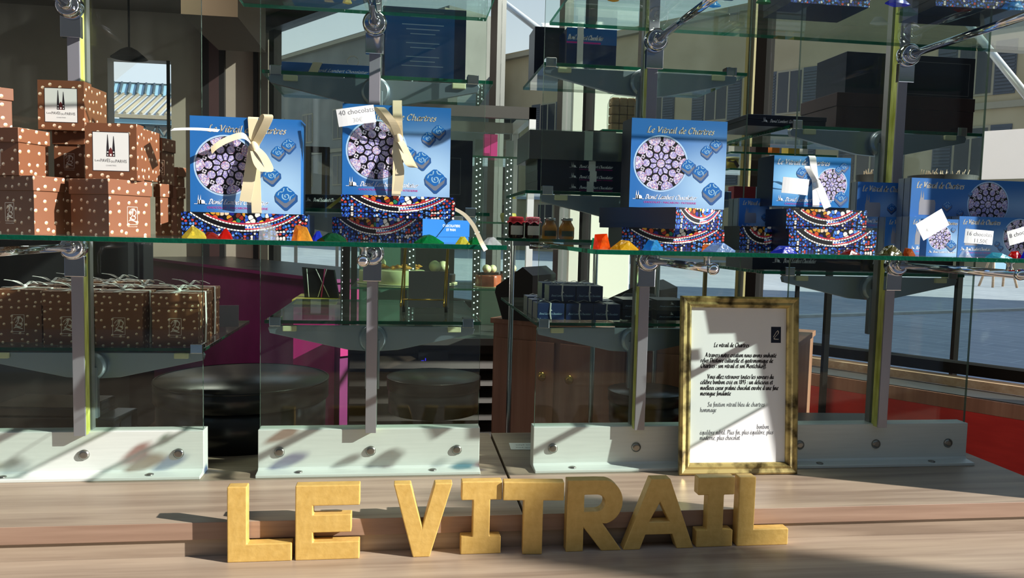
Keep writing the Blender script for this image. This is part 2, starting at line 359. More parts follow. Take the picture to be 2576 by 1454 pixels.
    def build(s, name, parent=None, bevel=0, loc=None, rz=0, seg=2):
        me = bpy.data.meshes.new(name); me.from_pydata(s.v, [], s.f)
        for m in s.mats: me.materials.append(m)
        me.polygons.foreach_set('material_index', s.m); me.polygons.foreach_set('use_smooth', s.sm)
        ul = me.uv_layers.new(name='UVMap'); ul.data.foreach_set('uv', [c for f in s.uv for q in f for c in q])
        me.update()
        o = bpy.data.objects.new(name, me); COL.objects.link(o)
        if parent: o.parent = parent
        if loc: o.location = loc
        if rz: o.rotation_euler = (0, 0, rz)
        if bevel:
            import bmesh
            bm = bmesh.new(); bm.from_mesh(me); bmesh.ops.remove_doubles(bm, verts=bm.verts, dist=1e-5)
            bmesh.ops.recalc_face_normals(bm, faces=bm.faces); bm.to_mesh(me); bm.free()
            b = o.modifiers.new('bevel', 'BEVEL'); b.width = bevel; b.segments = seg; b.limit_method = 'ANGLE'; b.angle_limit = R(40)
        return o
def tag(o, label=None, cat=None, group=None, kind=None):
    if label: o['label'] = label
    if cat: o['category'] = cat
    if group: o['group'] = group
    if kind: o['kind'] = kind
    return o
def thing(name, label, cat, loc=(0, 0, 0), rz=0, group=None, rx=0):
    o = bpy.data.objects.new(name, None); COL.objects.link(o); o.location = loc; o.rotation_euler = (rx, 0, rz)
    o.empty_display_size = .02
    return tag(o, label, cat, group)
def solo(name, mb, label, cat, loc=(0, 0, 0), rz=0, group=None, bevel=0):
    return tag(mb.build(name, None, bevel, loc, rz), label, cat, group)
def struct(name, mb, label=None, bevel=0):
    o = mb.build(name, None, bevel); tag(o, label, None, None, 'structure'); return o
def dup(src, loc=None, rz=None, label=None, group=None):
    kids = {}
    for o in bpy.data.objects:
        if o.parent: kids.setdefault(o.parent, []).append(o)
    r = src.copy(); COL.objects.link(r)
    if loc is not None: r.location = loc
    if rz is not None: r.rotation_euler = (0, 0, rz)
    if label: r['label'] = label
    if group: r['group'] = group
    for c in kids.get(src, []):
        cc = c.copy(); COL.objects.link(cc); cc.parent = r
        for g in kids.get(c, []):
            gg = g.copy(); COL.objects.link(gg); gg.parent = cc
    return r
# ------------------------------------------------------------------ lettering
_tc = {}
def text_polys(txt):
    if txt not in _tc:
        cu = bpy.data.curves.new('t', 'FONT'); cu.body = txt; cu.size = 1; cu.resolution_u = 2; cu.align_x = 'LEFT'
        o = bpy.data.objects.new('t', cu); COL.objects.link(o); bpy.context.view_layer.update()
        me = o.evaluated_get(bpy.context.evaluated_depsgraph_get()).to_mesh()
        vs = [(v.co.x, v.co.y) for v in me.vertices]; fs = [list(p.vertices) for p in me.polygons]
        o.to_mesh_clear(); bpy.data.objects.remove(o); bpy.data.curves.remove(cu)
        w = max([v[0] for v in vs] or [0]); _tc[txt] = (vs, fs, w)
    return _tc[txt]
def put_text(mb, txt, F, x, y, size, mat, width=None, shear=0, center=False, rot=0):
    # F maps (u, v) on the printed face to 3-D; width squeezes the line to a given length
    vs, fs, w = text_polys(txt); sx = (width/w if width else size)
    if center: x -= sx*w/2
    c, s_ = math.cos(rot), math.sin(rot)
    q = [(a*sx+b*size*shear, b*size) for a, b in vs]
    q = [(x+a*c-b*s_, y+a*s_+b*c) for a, b in q]
    for f in fs: mb.face([F(*q[i]) for i in f], mat)
A_ = [(.68, .85), (.45, 1), (.15, .7), (.1, .25), (.3, 0), (.55, .3), (.7, 1)]
O_ = [(.4, 1), (.15, .75), (.1, .3), (.35, 0), (.62, .3), (.65, .7), (.4, 1)]
E_ = [(.12, .5), (.5, .6), (.6, .85), (.42, 1), (.15, .7), (.1, .25), (.35, 0), (.65, .2)]
GL = {
 'a': (.92, [A_, [(.72, 1), (.64, .2), (.75, 0), (.9, .15)]]), 'b': (.85, [[(.2, 1.7), (.1, .3), (.3, 0), (.6, .2), (.7, .65), (.5, 1), (.2, .75)]]),
 'c': (.72, [[(.65, .85), (.45, 1), (.15, .7), (.1, .25), (.35, 0), (.65, .2)]]), 'd': (.92, [A_, [(.8, 1.7), (.66, .2), (.78, 0), (.92, .15)]]),
 'e': (.74, [E_]), 'f': (.55, [[(.75, 1.55), (.55, 1.7), (.4, 1.4), (.25, .0), (.1, -.4)], [(.12, .95), (.6, .95)]]),
 'g': (.85, [A_, [(.7, 1), (.58, -.3), (.35, -.6), (.08, -.4)]]), 'h': (.92, [[(.22, 1.7), (.08, 0)], [(.12, .5), (.4, 1), (.62, .85), (.58, .2), (.7, 0), (.88, .15)]]),
 'i': (.46, [[(.05, .8), (.2, 1), (.14, .2), (.25, 0), (.42, .15)], [(.24, 1.32), (.29, 1.42)]]), 'j': (.45, [[(.05, .8), (.22, 1), (.1, -.4), (-.1, -.5)], [(.24, 1.32), (.29, 1.42)]]),
 'k': (.85, [[(.22, 1.7), (.08, 0)], [(.65, 1), (.2, .5), (.7, 0), (.85, .15)]]), 'l': (.45, [[(.26, 1.7), (.12, .25), (.24, 0), (.42, .15)]]),
 'm': (1.32, [[(.05, .85), (.18, 1), (.1, 0)], [(.13, .5), (.38, 1), (.55, .85), (.5, 0)], [(.53, .5), (.8, 1), (1., .85), (.95, .2), (1.08, 0), (1.25, .15)]]),
 'n': (.92, [[(.05, .85), (.18, 1), (.1, 0)], [(.13, .5), (.4, 1), (.62, .85), (.56, .2), (.7, 0), (.88, .15)]]), 'o': (.8, [O_]),
 'p': (.85, [[(.05, .85), (.2, 1), (.05, -.6)], [(.15, .6), (.45, 1), (.7, .7), (.6, .15), (.35, 0), (.14, .2)]]), 'q': (.85, [A_, [(.72, 1), (.58, -.6)]]),
 'r': (.62, [[(.05, .85), (.18, 1), (.1, 0)], [(.13, .5), (.35, .95), (.6, .9)]]), 's': (.62, [[(.55, .85), (.35, 1), (.2, .75), (.45, .4), (.42, .1), (.2, 0), (.05, .15)]]),
 't': (.55, [[(.3, 1.4), (.15, .3), (.28, 0), (.5, .15)], [(.05, 1), (.5, 1)]]), 'u': (.92, [[(.05, .85), (.18, 1), (.1, .3), (.3, 0), (.6, .4)], [(.68, 1), (.6, .2), (.72, 0), (.88, .15)]]),
 'v': (.8, [[(.05, .85), (.2, 1), (.25, .05), (.55, .5), (.62, 1)]]), 'x': (.75, [[(.05, .95), (.2, .95), (.5, .05), (.7, .1)], [(.65, 1), (.08, 0)]]),
 'y': (.85, [[(.05, .85), (.18, 1), (.12, .3), (.3, 0), (.6, .4)], [(.7, 1), (.5, -.4), (.1, -.55)]]), 'z': (.7, [[(.1, .95), (.62, .95), (.08, .03), (.62, .03)]]),
 'L': (1.0, [[(.66, 1.5), (.5, 1.66), (.38, 1.3), (.3, .5), (.12, .06)], [(.0, .08), (.25, .1), (.6, 0), (.92, .22)]]),
 'V': (1.15, [[(.0, 1.45), (.2, 1.62), (.34, 1.2), (.42, .02)], [(.42, .02), (.8, .9), (1.05, 1.62)]]),
 'C': (1.15, [[(1.0, 1.3), (.85, 1.62), (.5, 1.5), (.14, .9), (.2, .25), (.55, 0), (.95, .3)]]),
 'D': (1.2, [[(.45, 1.5), (.25, .05)], [(.1, 1.45), (.6, 1.65), (1.05, 1.2), (.95, .4), (.5, 0), (.08, .1)]]),
 'A': (1.1, [[(.02, .02), (.5, .9), (.72, 1.65), (.85, .5), (1.0, 0)], [(.3, .6), (.85, .6)]]),
 'M': (1.45, [[(.05, 0), (.3, 1.0), (.36, 1.6), (.62, .3), (1.0, 1.6), (1.1, .7), (1.2, 0), (1.35, .12)]]),
 'S': (.95, [[(.85, 1.4), (.55, 1.65), (.3, 1.3), (.7, .7), (.6, .1), (.3, 0), (.05, .2)]]),
 'P': (1.0, [[(.4, 1.5), (.2, 0)], [(.1, 1.4), (.55, 1.65), (.9, 1.3), (.7, .8), (.35, .8)]]),
 'T': (1.0, [[(.0, 1.4), (.3, 1.6), (.9, 1.58)], [(.5, 1.55), (.3, 0)]]),
 ' ': (.5, []), '.': (.35, [[(.12, .0), (.17, .22)]]), ',': (.35, [[(.15, .1), (.08, -.2)]]), ':': (.4, [[(.12, .0), (.16, .25)], [(.18, .7), (.22, .95)]]),
 "'": (.3, [[(.2, 1.7), (.12, 1.35)]]), '1': (.6, [[(.15, 1.3), (.38, 1.6), (.25, 0)]]), '8': (.8, [[(.6, 1.4), (.35, 1.6), (.25, 1.15), (.6, .5), (.35, 0), (.12, .4), (.55, 1.1), (.6, 1.4)]]),
 '9': (.8, [[(.6, 1.2), (.4, .8), (.15, 1.2), (.4, 1.6), (.62, 1.3), (.5, .4), (.2, 0)]]), '3': (.75, [[(.15, 1.45), (.45, 1.6), (.55, 1.2), (.3, .9), (.6, .5), (.35, 0), (.05, .2)]])}
ACC = {'é': ('e', [(.35, 1.25), (.58, 1.5)]), 'è': ('e', [(.3, 1.5), (.5, 1.25)]), 'à': ('a', [(.3, 1.5), (.5, 1.25)])}
def cat(pts, k=4):
    if len(pts) < 3: return pts
    p = [pts[0]]+list(pts)+[pts[-1]]; out = []
    for i in range(1, len(p)-2):
        for j in range(k):
            t = j/k; a, b, c, d = p[i-1], p[i], p[i+1], p[i+2]
            out.append(tuple(.5*(2*b[q]+(c[q]-a[q])*t+(2*a[q]-5*b[q]+4*c[q]-d[q])*t*t+(3*b[q]-a[q]-3*c[q]+d[q])*t**3) for q in range(len(b))))
    out.append(pts[-1]); return out
def nib_width(txt):
    w = 0
    for ch in txt:
        if ch in ACC: ch = ACC[ch][0]
        w += GL.get(ch, (.5,))[0]
    return w
def nib_line(mb, pts, F, nib, ang, mat, hair=.3):
    c, s_ = math.cos(R(ang))*nib/2, math.sin(R(ang))*nib/2
    for (a, b) in zip(pts[:-1], pts[1:]):
        dx, dy = b[0]-a[0], b[1]-a[1]; L = math.hypot(dx, dy) or 1e-9
        nx, ny = -dy/L*nib*hair/2, dx/L*nib*hair/2
        sg = 1 if nx*c+ny*s_ >= 0 else -1
        wx_, wy_ = c+nx*sg, s_+ny*sg
        mb.face([F(a[0]-wx_, a[1]-wy_), F(b[0]-wx_, b[1]-wy_), F(b[0]+wx_, b[1]+wy_), F(a[0]+wx_, a[1]+wy_)], mat)
def script(mb, txt, F, x, y, h, mat, width=None, slant=.12, nib=.2, ang=38, center=False, k=4, sharp=False, space=1.0):
    # broad-nib pen writing; h = x-height
    W = nib_width(txt)*space; sx = (width/W if width else h)*space
    if center: x -= W/space*sx/2
    cx = x
    for ch in txt:
        ac = None
        if ch in ACC: ch, ac = ACC[ch]
        if ch not in GL: cx += .5*sx; continue
        wd, st = GL[ch]
        for pl in st+([ac] if ac else []):
            q = list(pl) if sharp else cat(pl, k)
            q = [(cx+(a+b*slant)*sx, y+b*h) for a, b in q]
            nib_line(mb, q, F, nib*h, ang, mat)
        cx += wd*sx
    return cx
def church(mb, F, x, y, w, mat):     # little line of a church with two spires
    h = w*.62
    mb.face([F(x, y), F(x+w, y), F(x+w, y+h*.06), F(x, y+h*.06)], mat)
    mb.face([F(x+w*.3, y), F(x+w*.86, y), F(x+w*.82, y+h*.42), F(x+w*.7, y+h*.55), F(x+w*.3, y+h*.55)], mat)
    for a in (.26, .44):
        mb.face([F(x+w*a, y), F(x+w*(a+.12), y), F(x+w*(a+.1), y+h*.6), F(x+w*(a+.06), y+h*1.25), F(x+w*(a+.02), y+h*.6)], mat)
def front_map(x0, y, z0):
    st = {'k': 0}
    def lay(k): return lambda u, v: (x0+u, y-.00006*k, z0+v)
    return lay
def ngon(cx, cz, r, n=20, a0=0, clip=None):
    out = []
    for k in range(n):
        a = a0+2*math.pi*k/n; x, z = cx+r*math.cos(a), cz+r*math.sin(a)
        if clip:
            d = math.hypot(x-clip[0], z-clip[1])
            if d > clip[2]: x, z = clip[0]+(x-clip[0])*clip[2]/d, clip[1]+(z-clip[1])*clip[2]/d
        out.append((x, z))
    return out
def ros(mb, lay, cx, cz, r, n=10, lo=1):
    # a generic stained-glass roundel: hub, ring of petals, rings of medallions
    P = lambda pts, k, m: mb.face([lay(lo+k)(*p) for p in pts], m, [(p[0], p[1]) for p in pts])
    P(ngon(cx, cz, r*1.06, 40), 0, 'halo'); P(ngon(cx, cz, r, 48), 1, 'lead')
    cl = (cx, cz, r*.985)
    P(ngon(cx, cz, r*.15, 18), 2, 'rose')
    for i in range(n):
        a = 2*math.pi*i/n+.3; b = math.pi/n
        w = b*.8
        pet = [(.19, -w*.9), (.19, w*.9), (.37, w*.98), (.45, 0.0), (.37, -w*.98)]
        P([(cx+r*q*math.cos(a+t), cz+r*q*math.sin(a+t)) for q, t in pet], 2, 'rose_p')
        P(ngon(cx+r*.57*math.cos(a+b), cz+r*.57*math.sin(a+b), r*.138, 18), 2, 'rose')
        P(ngon(cx+r*.57*math.cos(a+b), cz+r*.57*math.sin(a+b), r*.095, 12), 3, 'rose_p')
        q = (cx+r*.735*math.cos(a), cz+r*.735*math.sin(a))
        for k in range(4): P(ngon(q[0]+r*.04*math.cos(k*1.571+.4), q[1]+r*.04*math.sin(k*1.571+.4), r*.044, 8), 2, 'rose_w')
        P(ngon(cx+r*.94*math.cos(a+b), cz+r*.94*math.sin(a+b), r*.24, 28, 0, cl), 2, 'rose')
def choc(mb, lay, x, z, s, rot=0, lo=2):
    # printed picture of a blue swirl-topped chocolate
    c, sn = math.cos(rot), math.sin(rot)
    def T(p, k): return lay(lo+k)(x+(p[0]*c-p[1]*sn)*s, z+(p[0]*sn+p[1]*c)*s)
    top = [(-.5, .05), (-.42, .2), (-.08, .48), (.08, .48), (.42, .22), (.5, .08), (.46, -.02), (.05, -.33), (-.06, -.33), (-.46, -.04)]
    side = [(-.5, .05), (-.46, -.2), (-.05, -.56), (.06, -.56), (.46, -.18), (.5, .08), (.46, -.02), (.05, -.33), (-.06, -.33), (-.46, -.04)]
    mb.face([T((p[0]*1.12+.03, p[1]*1.12-.06), 0) for p in [(-.5, .05), (-.46, -.2), (-.05, -.58), (.06, -.58), (.5, -.16), (.5, .1), (.1, .4), (-.2, .3)]], 'choc_sh')
    for i in (0, 1, 2, 3, 4):
        pass
    lower = [(-.5, .05), (-.46, -.2), (-.05, -.56), (.06, -.56), (.46, -.18), (.5, .08)]
    mb.face([T(p, 1) for p in lower], 'choc_side'); mb.face([T(p, 2) for p in top], 'choc')
    sw = [(.03+.2*(1-t/11*.8)*math.cos(t*.75+2.6), .0+.2*(1-t/11*.8)*math.sin(t*.75+2.6)) for t in range(12)]
    F = lambda u, v: T((u, v), 3)
    for pl in (sw, [(-.36, .04), (-.3, .2), (-.12, .22), (-.08, .4)], [(.08, .42), (.14, .28), (.3, .24)], [(.2, -.2), (.26, .0), (.42, .1)]):
        nib_line(mb, cat(pl, 3), F, .04, 30, 'swirl', .6)
def stained(mb, lay, W, H, lo=1, half=True):
    # one long side printed like a slice of a stained-glass medallion
    P = lambda pts, k, m: mb.face([lay(lo+k)(*p) for p in pts], m, [(p[0], p[1]) for p in pts])
    P([(0, 0), (W, 0), (W, H), (0, H)], 0, 'mos_blue')
    cx = W/2; r0 = (W*W*.2+H*H)/(2*H)*1.02; cz = r0+H*.0
    def arc(r, x0=None):
        out = []
        for k in range(61):
            a = -math.pi/2+(k-30)/30*math.asin(min(.999, W*.5/r)); q = (cx+r*math.cos(a), cz+r*math.sin(a))
            out.append((max(0, min(W, q[0])), max(0, min(H, q[1]))))
        return out
    def inside(r, m, k, xa=0, xb=W):
        pts = [q for q in arc(r) if xa <= q[0] <= xb]
        if xa > 0: pts = [(xa, max(0, cz-math.sqrt(max(0, r*r-(xa-cx)**2))))]+pts
        if xb < W: pts = pts+[(xb, max(0, cz-math.sqrt(max(0, r*r-(xb-cx)**2))))]
        top = [p for p in pts if p[1] < H-1e-6]
        if len(top) < 3: return
        poly = [(top[0][0], H)]+top+[(top[-1][0], H)]
        P(poly, k, m)
    inside(r0*1.0, 'lead', 1)
    r1 = r0-H*.42
    inside(r1, 'mos_fig', 2, 0, cx); inside(r1, 'mos_arch', 2, cx, W)
    for rr, m, w, gap in ((r0-H*.06, 'bead', .07, .2), (r0-H*.36, 'bead', .07, .2), (r0-H*.15, 'rred', .07, .06), (r0-H*.24, 'bblue', .09, .45), (r0-H*.43, 'rred', .08, .04)):
        st = H*.17; n = int(2*math.asin(min(.99, W*.5/rr))*rr/st)
        for i in range(n):
            a0 = -math.pi/2+(i-n/2)*st/rr; a1 = a0+st*(1-gap)/rr
            q = [(cx+r*math.cos(a), cz+r*math.sin(a)) for r, a in ((rr-H*w/2, a0), (rr+H*w/2, a0), (rr+H*w/2, a1), (rr-H*w/2, a1))]
            if m in ('rred', 'bblue') and w > .075 - (0 if m == 'bblue' else .01) and q[0][0] < cx and rr > r0-H*.3: continue
            if all(0 <= p[0] <= W and 0 <= p[1] <= H for p in q): P(q, 3, m)
    for fx in (.56, .66, .78):
        x = W*fx
        if cz-math.sqrt(max(0, r1*r1-(x-cx)**2)) < H*.4: P([(x-H*.03, H*.35), (x+H*.03, H*.35), (x+H*.03, H*.95), (x-H*.03, H*.95)], 2.5, 'bead')
    P([(cx, H*.12), (cx+W*.17, H*.12), (cx+W*.15, H*.3), (cx, H*.34)], 2.5, 'bead')
# ------------------------------------------------------------------ window platform
ZL = -.07
m = MB(); m.box((-1.6, 1.581, -.035), (.2525, 2.24, 0), 'wood', {'f': 'wood_edge'}); m.box((-1.6, 1.588, -.4), (.2525, 1.62, -.035), 'wood')
solo('display_platform', m, 'walnut platform board carrying the two left glass panels, left of the dark joint', 'platform', bevel=.001)
m = MB(); m.box((.2585, 1.581, -.035), (1.56, 2.24, 0), 'wood', {'f': 'wood_edge'}); m.box((.2585, 1.588, -.4), (1.56, 1.62, -.035), 'wood')
solo('display_platform', m, 'walnut platform board under the picture frame, right of the dark joint', 'platform', bevel=.001)
m = MB(); m.box((-1.9, .2, ZL-.03), (2.3, 1.587, ZL), 'wood')
solo('display_step', m, 'lower walnut step in front on which the golden letters stand', 'step', bevel=.001)
# ------------------------------------------------------------------ display stands
PY = 1.9; XS = [-.7158, -.071, .5842, 1.2319]; HW = .2582
def bracket(st, zs, wid=.245):
    m = MB(); zt = zs-.011
    m.lathe([(.001, 0), (.03, 0), (.034, .006), (.034, .02), (.028, .026), (.001, .026)], 'bracket', 24, (0, .028+.026, zt-.03), 'y')
    m.box((-.017, .024, zt-.15), (.017, .04, zt-.03), 'bracket')
    b = m.build('shelf_bracket', st, .001)
    for s in (-1, 1):
        q = MB(); o = [(0, zt-.062), (s*.06, zt-.058), (s*wid, zt-.018), (s*(wid+.004), zt-.006), (s*wid, zt), (0, zt)]
        if s < 0: o.reverse()
        q.prism(o, .05, .066, 'bracket'); q.build('bracket_wing', b, .001)
        q = MB(); x = s*.232; q.box((x-.0135, .044, zs-.012), (x+.0135, .074, zs+.011), 'chrome'); q.build('shelf_clip', b, .0015)
        q = MB(); x = s*.198; q.box((x-.0165, .042, zs-.024), (x+.0165, .07, zs-.011), 'clip'); q.build('rubber_clip', b, .002)
def clamp(st, z, arm=.40, twist=0):
    m = MB(); m.prism([(-.021, z-.065), (.021, z-.065), (.021, z-.02), (.014, z-.014), (-.014, z-.014), (-.021, z-.02)], -.05, -.036, 'chrome')
    m.lathe([(.001, 0), (.024, 0), (.027, .006), (.027, .026), (.022, .032), (.001, .032)], 'chrome', 28, (0, -.036+.0, z), 'y')
    b = m.build('clamp', st, .0015)
    q = MB(); y0 = -.06; y1 = y0-arm
    q.tube([(0, y0+.03, z), (0, y1, z)], .0085, 'chrome', 18); q.lathe([(.014, 0), (.014, .012), (.011, .016)], 'chrome', 20, (0, y0-.004, z), 'y')
    q.lathe([(.0005, -.012), (.006, -.0105), (.0105, -.006), (.012, 0), (.0105, .006), (.006, .0105), (.0005, .012)], 'chrome', 20, (0, y1, z), 'y')
    q.build('support_arm', b)
    q = MB(); q.lathe([(.007, z+.004), (.006, z+.012), (.006, z+.02), (.011, z+.0225), (.011, z+.0245)], 'steel', 18, (0, y1+.03, 0)); q.build('suction_cap', b)
LAB = ['leftmost glass display panel on a pale aluminium foot, behind the brown boxes', 'glass display panel on a pale aluminium foot, second from left, with the near empty shelf',
       'glass display panel whose aluminium foot is half sunlit, left of the picture frame', 'rightmost glass display panel on a shaded grey aluminium foot beside the red panel']
STANDS = []
for i, x in enumerate(XS):
    st = thing('display_stand', LAB[i], 'display stand', (x, PY, 0), 0, 'glass display stands along the window'); STANDS.append(st)
    m = MB(); m.prism_x([(-.047, 0), (.03, 0), (.03, .105), (-.012, .105), (-.012, .015), (-.016, .010), (-.047, .0075)], -HW-.003, HW+.003, 'alu'); base = m.build('base_profile', st, .0012)
    for bx in (-.212, 0, .206):
        q = MB(); q.lathe([(.012, 0), (.012, .003), (.0085, .006), (.0045, .006)], 'screw', 20, (bx, -.012, .052), 'y'); q.lathe([(.0046, .0048), (.0001, .0048)], 'screw_dark', 12, (bx, -.012, .052), 'y', False); q.build('bolt', base)
    for bx in (-.165, .148):
        q = MB(); q.lathe([(.009, .0078), (.0085, .0105), (.004, .012), (.0001, .0118)], 'screw', 16, (bx, -.032, 0)); q.build('screw', base)
    m = MB(); m.box((-HW, -.004, .1), (HW, .004, 1.95), 'panel', {'l': 'pedge', 'r': 'pedge', 't': 'pedge'}); m.build('glass_panel', st)
    m = MB(); m.box((-.0125, -.036, .101), (.0125, -.031, 1.9), 'post'); m.build('post', st, .0006)
    m = MB(); m.box((-.0112, -.031, .101), (.0112, -.0045, 1.9), 'tape'); m.build('edge_strip', st)
    m = MB(); m.box((-.0125, .0045, .101), (.0125, .024, 1.9), 'post'); m.build('rear_post', st)
    clamp(st, .526 if i < 2 else .5225); clamp(st, 1.042, .42)
for i, zs in ((0, .288), (1, .355), (1, .948), (2, .355), (2, .688), (2, 1.0), (3, .497), (3, .876)): bracket(STANDS[i], zs)
def shelf(x0, x1, y0, y1, z, lab, th=.0085, group='glass shelves behind the panels'):
    m = MB(); m.box((0, 0, -th), (x1-x0, y1-y0, 0), 'shelf', {'f': 'edge', 'b': 'edge', 'l': 'edge', 'r': 'edge'})
    return solo('glass_shelf', m, lab, 'shelf', (x0, y0, z), 0, group, .0008)
ZM, ZM2, ZT = .559, .5555, 1.076
shelf(-1.5, .185, 1.42, 1.852, ZM, 'long glass shelf in front holding the brown boxes and two large blue boxes', group='long front glass shelves')
shelf(.345, 1.62, 1.40, 1.852, ZM2, 'long glass shelf in front holding the blue boxes above the picture frame', group='long front glass shelves')
shelf(-.36, .182, 1.42, 1.868, ZT, 'upper front glass shelf at the top edge above the 40 chocolats box', group='upper front glass shelves')
shelf(.331, 1.75, 1.40, 1.868, ZT, 'upper front glass shelf at top right under the stained glass boxes', group='upper front glass shelves')
shelf(-.985, -.468, 1.955, 2.52, .288, 'glass shelf at lower left holding the ribboned brown boxes')
shelf(-.332, .196, 1.97, 2.55, .355, 'empty looking glass shelf with the gold wire easel, behind the second panel')
shelf(-.335, .21, 1.95, 2.3, .948, 'glass shelf at top centre with the flat ribboned blue box')
bracket(STANDS[1], .628)
shelf(.335, .86, 1.97, 2.7, .355, 'glass shelf behind the third panel with the small stacked blue boxes')
shelf(.30, .84, 1.97, 2.35, .688, 'glass shelf behind the third panel with the dark stacked boxes')
shelf(.335, .86, 1.95, 2.3, 1.0, 'glass shelf high behind the third panel with the half hidden blue box')
shelf(.93, 1.51, 1.96, 2.5, .497, 'glass shelf behind the rightmost panel below the long front shelf')
shelf(.985, 1.54, 1.96, 2.4, .876, 'glass shelf high behind the rightmost panel with the maroon boxes')
# ------------------------------------------------------------------ golden letters
def ring(pts): return pts
def rounded(poly): return poly
LH = .150; ST = .031
def Lpoly(w=.122): return [[(0, 0), (w, 0), (w, .036), (ST+.006, .036), (ST+.006, LH), (0, LH)]]
def Epoly(w=.124): return [[(0, 0), (w, 0), (w, .036), (.034, .036), (.034, .055), (w-.016, .055), (w-.016, .091), (.034, .091), (.034, .109), (w, .109), (w, LH), (0, LH)]]
def Vpoly(): return [[(.042, 0), (.078, 0), (.124, LH), (.086, LH), (.061, .062), (.036, LH), (0, LH)]]
def Ipoly(w=.082): return [[(0, 0), (w, 0), (w, .036), (w/2+.0175, .036), (w/2+.0175, .112), (w, .112), (w, LH), (0, LH), (0, .112), (w/2-.0175, .112), (w/2-.0175, .036), (0, .036)]]
def Tpoly(w=.124): return [[(w/2-.02, 0), (w/2+.02, 0), (w/2+.02, .112), (w, .112), (w, LH), (0, LH), (0, .112), (w/2-.02, .112)]]
def Apoly(w=.152): return [[(0, 0), (.036, 0), (.047, .031), (w-.047, .031), (w-.036, 0), (w, 0), (w/2+.02, LH), (w/2-.02, LH)], [(w/2-.022, .058), (w/2, .1), (w/2+.022, .058)]]
def Rpoly():
    o = [(0, 0), (.036, 0), (.036, .05), (.075, 0), (.118, 0), (.076, .058)]
    for k in range(-6, 9): a = R(k*11.2-10); o.append((.074+.042*math.cos(a)*1.03, .103+.047*math.sin(a)))
    o += [(.06, LH), (0, LH)]
    h = [(.036, .084), (.036, .119)]
    for k in range(7, -8, -1): a = R(k*12.5); h.append((.062+.018*math.cos(a), .1015+.0175*math.sin(a)))
    return [o, h]
def letter(ch, polys, uL, y, lab, depth=.026, rz=0, shade=0, sx=1, sz=1):
    import bmesh
    bm = bmesh.new(); from mathutils.geometry import tessellate_polygon
    loops = [[Vector((x*sx, 0, z*sz)) for x, z in pl] for pl in polys]
    tri = tessellate_polygon(loops); flat = [p for l in loops for p in l]
    fr = [bm.verts.new(p) for p in flat]; bk = [bm.verts.new(p+Vector((0, depth, 0))) for p in flat]
    for t in tri:
        bm.faces.new([fr[i] for i in t]); bm.faces.new([bk[i] for i in reversed(t)])
    b = 0
    for l in loops:
        n = len(l)
        for i in range(n):
            j = (i+1) % n
            try: bm.faces.new([fr[b+i], bk[b+i], bk[b+j], fr[b+j]])
            except Exception: pass
        b += n
    bmesh.ops.recalc_face_normals(bm, faces=bm.faces)
    bmesh.ops.dissolve_limit(bm, angle_limit=R(2), verts=bm.verts, edges=bm.edges)
    me = bpy.data.meshes.new('letter'); bm.to_mesh(me); bm.free(); me.materials.append(K['gold_paint'])
    o = bpy.data.objects.new('letter', me); COL.objects.link(o)
    bv = o.modifiers.new('bevel', 'BEVEL'); bv.width = .0022; bv.segments = 3; bv.limit_method = 'ANGLE'; bv.angle_limit = R(25)
    o.location = (wx(uL, 1395, y), y, ZL); o.rotation_euler = (0, 0, rz)
    return tag(o, lab, 'letter', 'golden card letters on the step')
YB = 1.5535
letter('L', Lpoly(), 571, YB-.004, 'golden letter L, first and leftmost of the row of letters')
letter('E', Epoly(), 742, YB-.004, 'golden letter E with three arms, second of the row')
letter('V', Vpoly(), 988, YB-.006, 'golden letter V after the gap, its point standing on the step', rz=0, sx=.94)
letter('I', Ipoly(), 1158, YB, 'golden letter I with serifs, fully sunlit, beside the V')
letter('T', Tpoly(), 1315-53, YB-.006, 'golden letter T, half in shade, in the middle of the row', rz=R(-4))
letter('R', Rpoly(), 1423, YB-.003, 'golden letter R with a rounded bowl, in shade')
letter('A', Apoly(), 1567, YB-.003, 'golden letter A with a triangular hole, in shade')
letter('I', Ipoly(.080), 1750, YB-.001, 'golden letter I with serifs, in shade, beside the last L')
letter('L', Lpoly(.115), 1852, YB-.002, 'golden letter L, last and rightmost, its foot pointing right')
# ------------------------------------------------------------------ picture frame
p0, p1 = Vector((.673, 1.829, 0)), Vector((.974, 1.822, 0)); ang = math.atan2(p1.y-p0.y, p1.x-p0.x)
fw = (p1-p0).length; fh = .437; tilt = -.085
pf = thing('picture_frame', 'marbled gold picture frame with a printed page, leaning on the aluminium foot', 'picture frame', (p0.x, p0.y-.004, .001), ang, rx=tilt)
pf.rotation_mode = 'ZYX'; pf.rotation_euler = (tilt, 0, ang); pf.rotation_mode = 'XYZ'
pf.rotation_euler = (Matrix.Rotation(ang, 3, 'Z') @ Matrix.Rotation(tilt, 3, 'X')).to_euler()
fb = .028
def fr_piece(a, b, c, d, parent):      # mitred moulding: outer edge a-b, inner edge d-c, all (x, z)
    m = MB(); prof = [(0, 0, .0), (0, 0, -.012), (.18, .0, -.017), (.5, 0, -.013), (.72, 0, -.015), (.9, 0, -.010), (1, 0, -.006), (1, 0, 0)]
    rows = []
    for t, _, y in prof:
        pa = (a[0]+(d[0]-a[0])*t, y, a[1]+(d[1]-a[1])*t); pb = (b[0]+(c[0]-b[0])*t, y, b[1]+(c[1]-b[1])*t); rows.append([pa, pb])
    for r0, r1 in zip(rows[:-1], rows[1:]): m.face([r0[0], r0[1], r1[1], r1[0]], 'frame')
    m.face([rows[0][0], rows[-1][0], rows[-1][1], rows[0][1]], 'frame')
    return m.build('frame_moulding', parent)
o = [(0, 0), (fw, 0), (fw, fh), (0, fh)]; n = [(fb, fb), (fw-fb, fb), (fw-fb, fh-fb), (fb, fh-fb)]
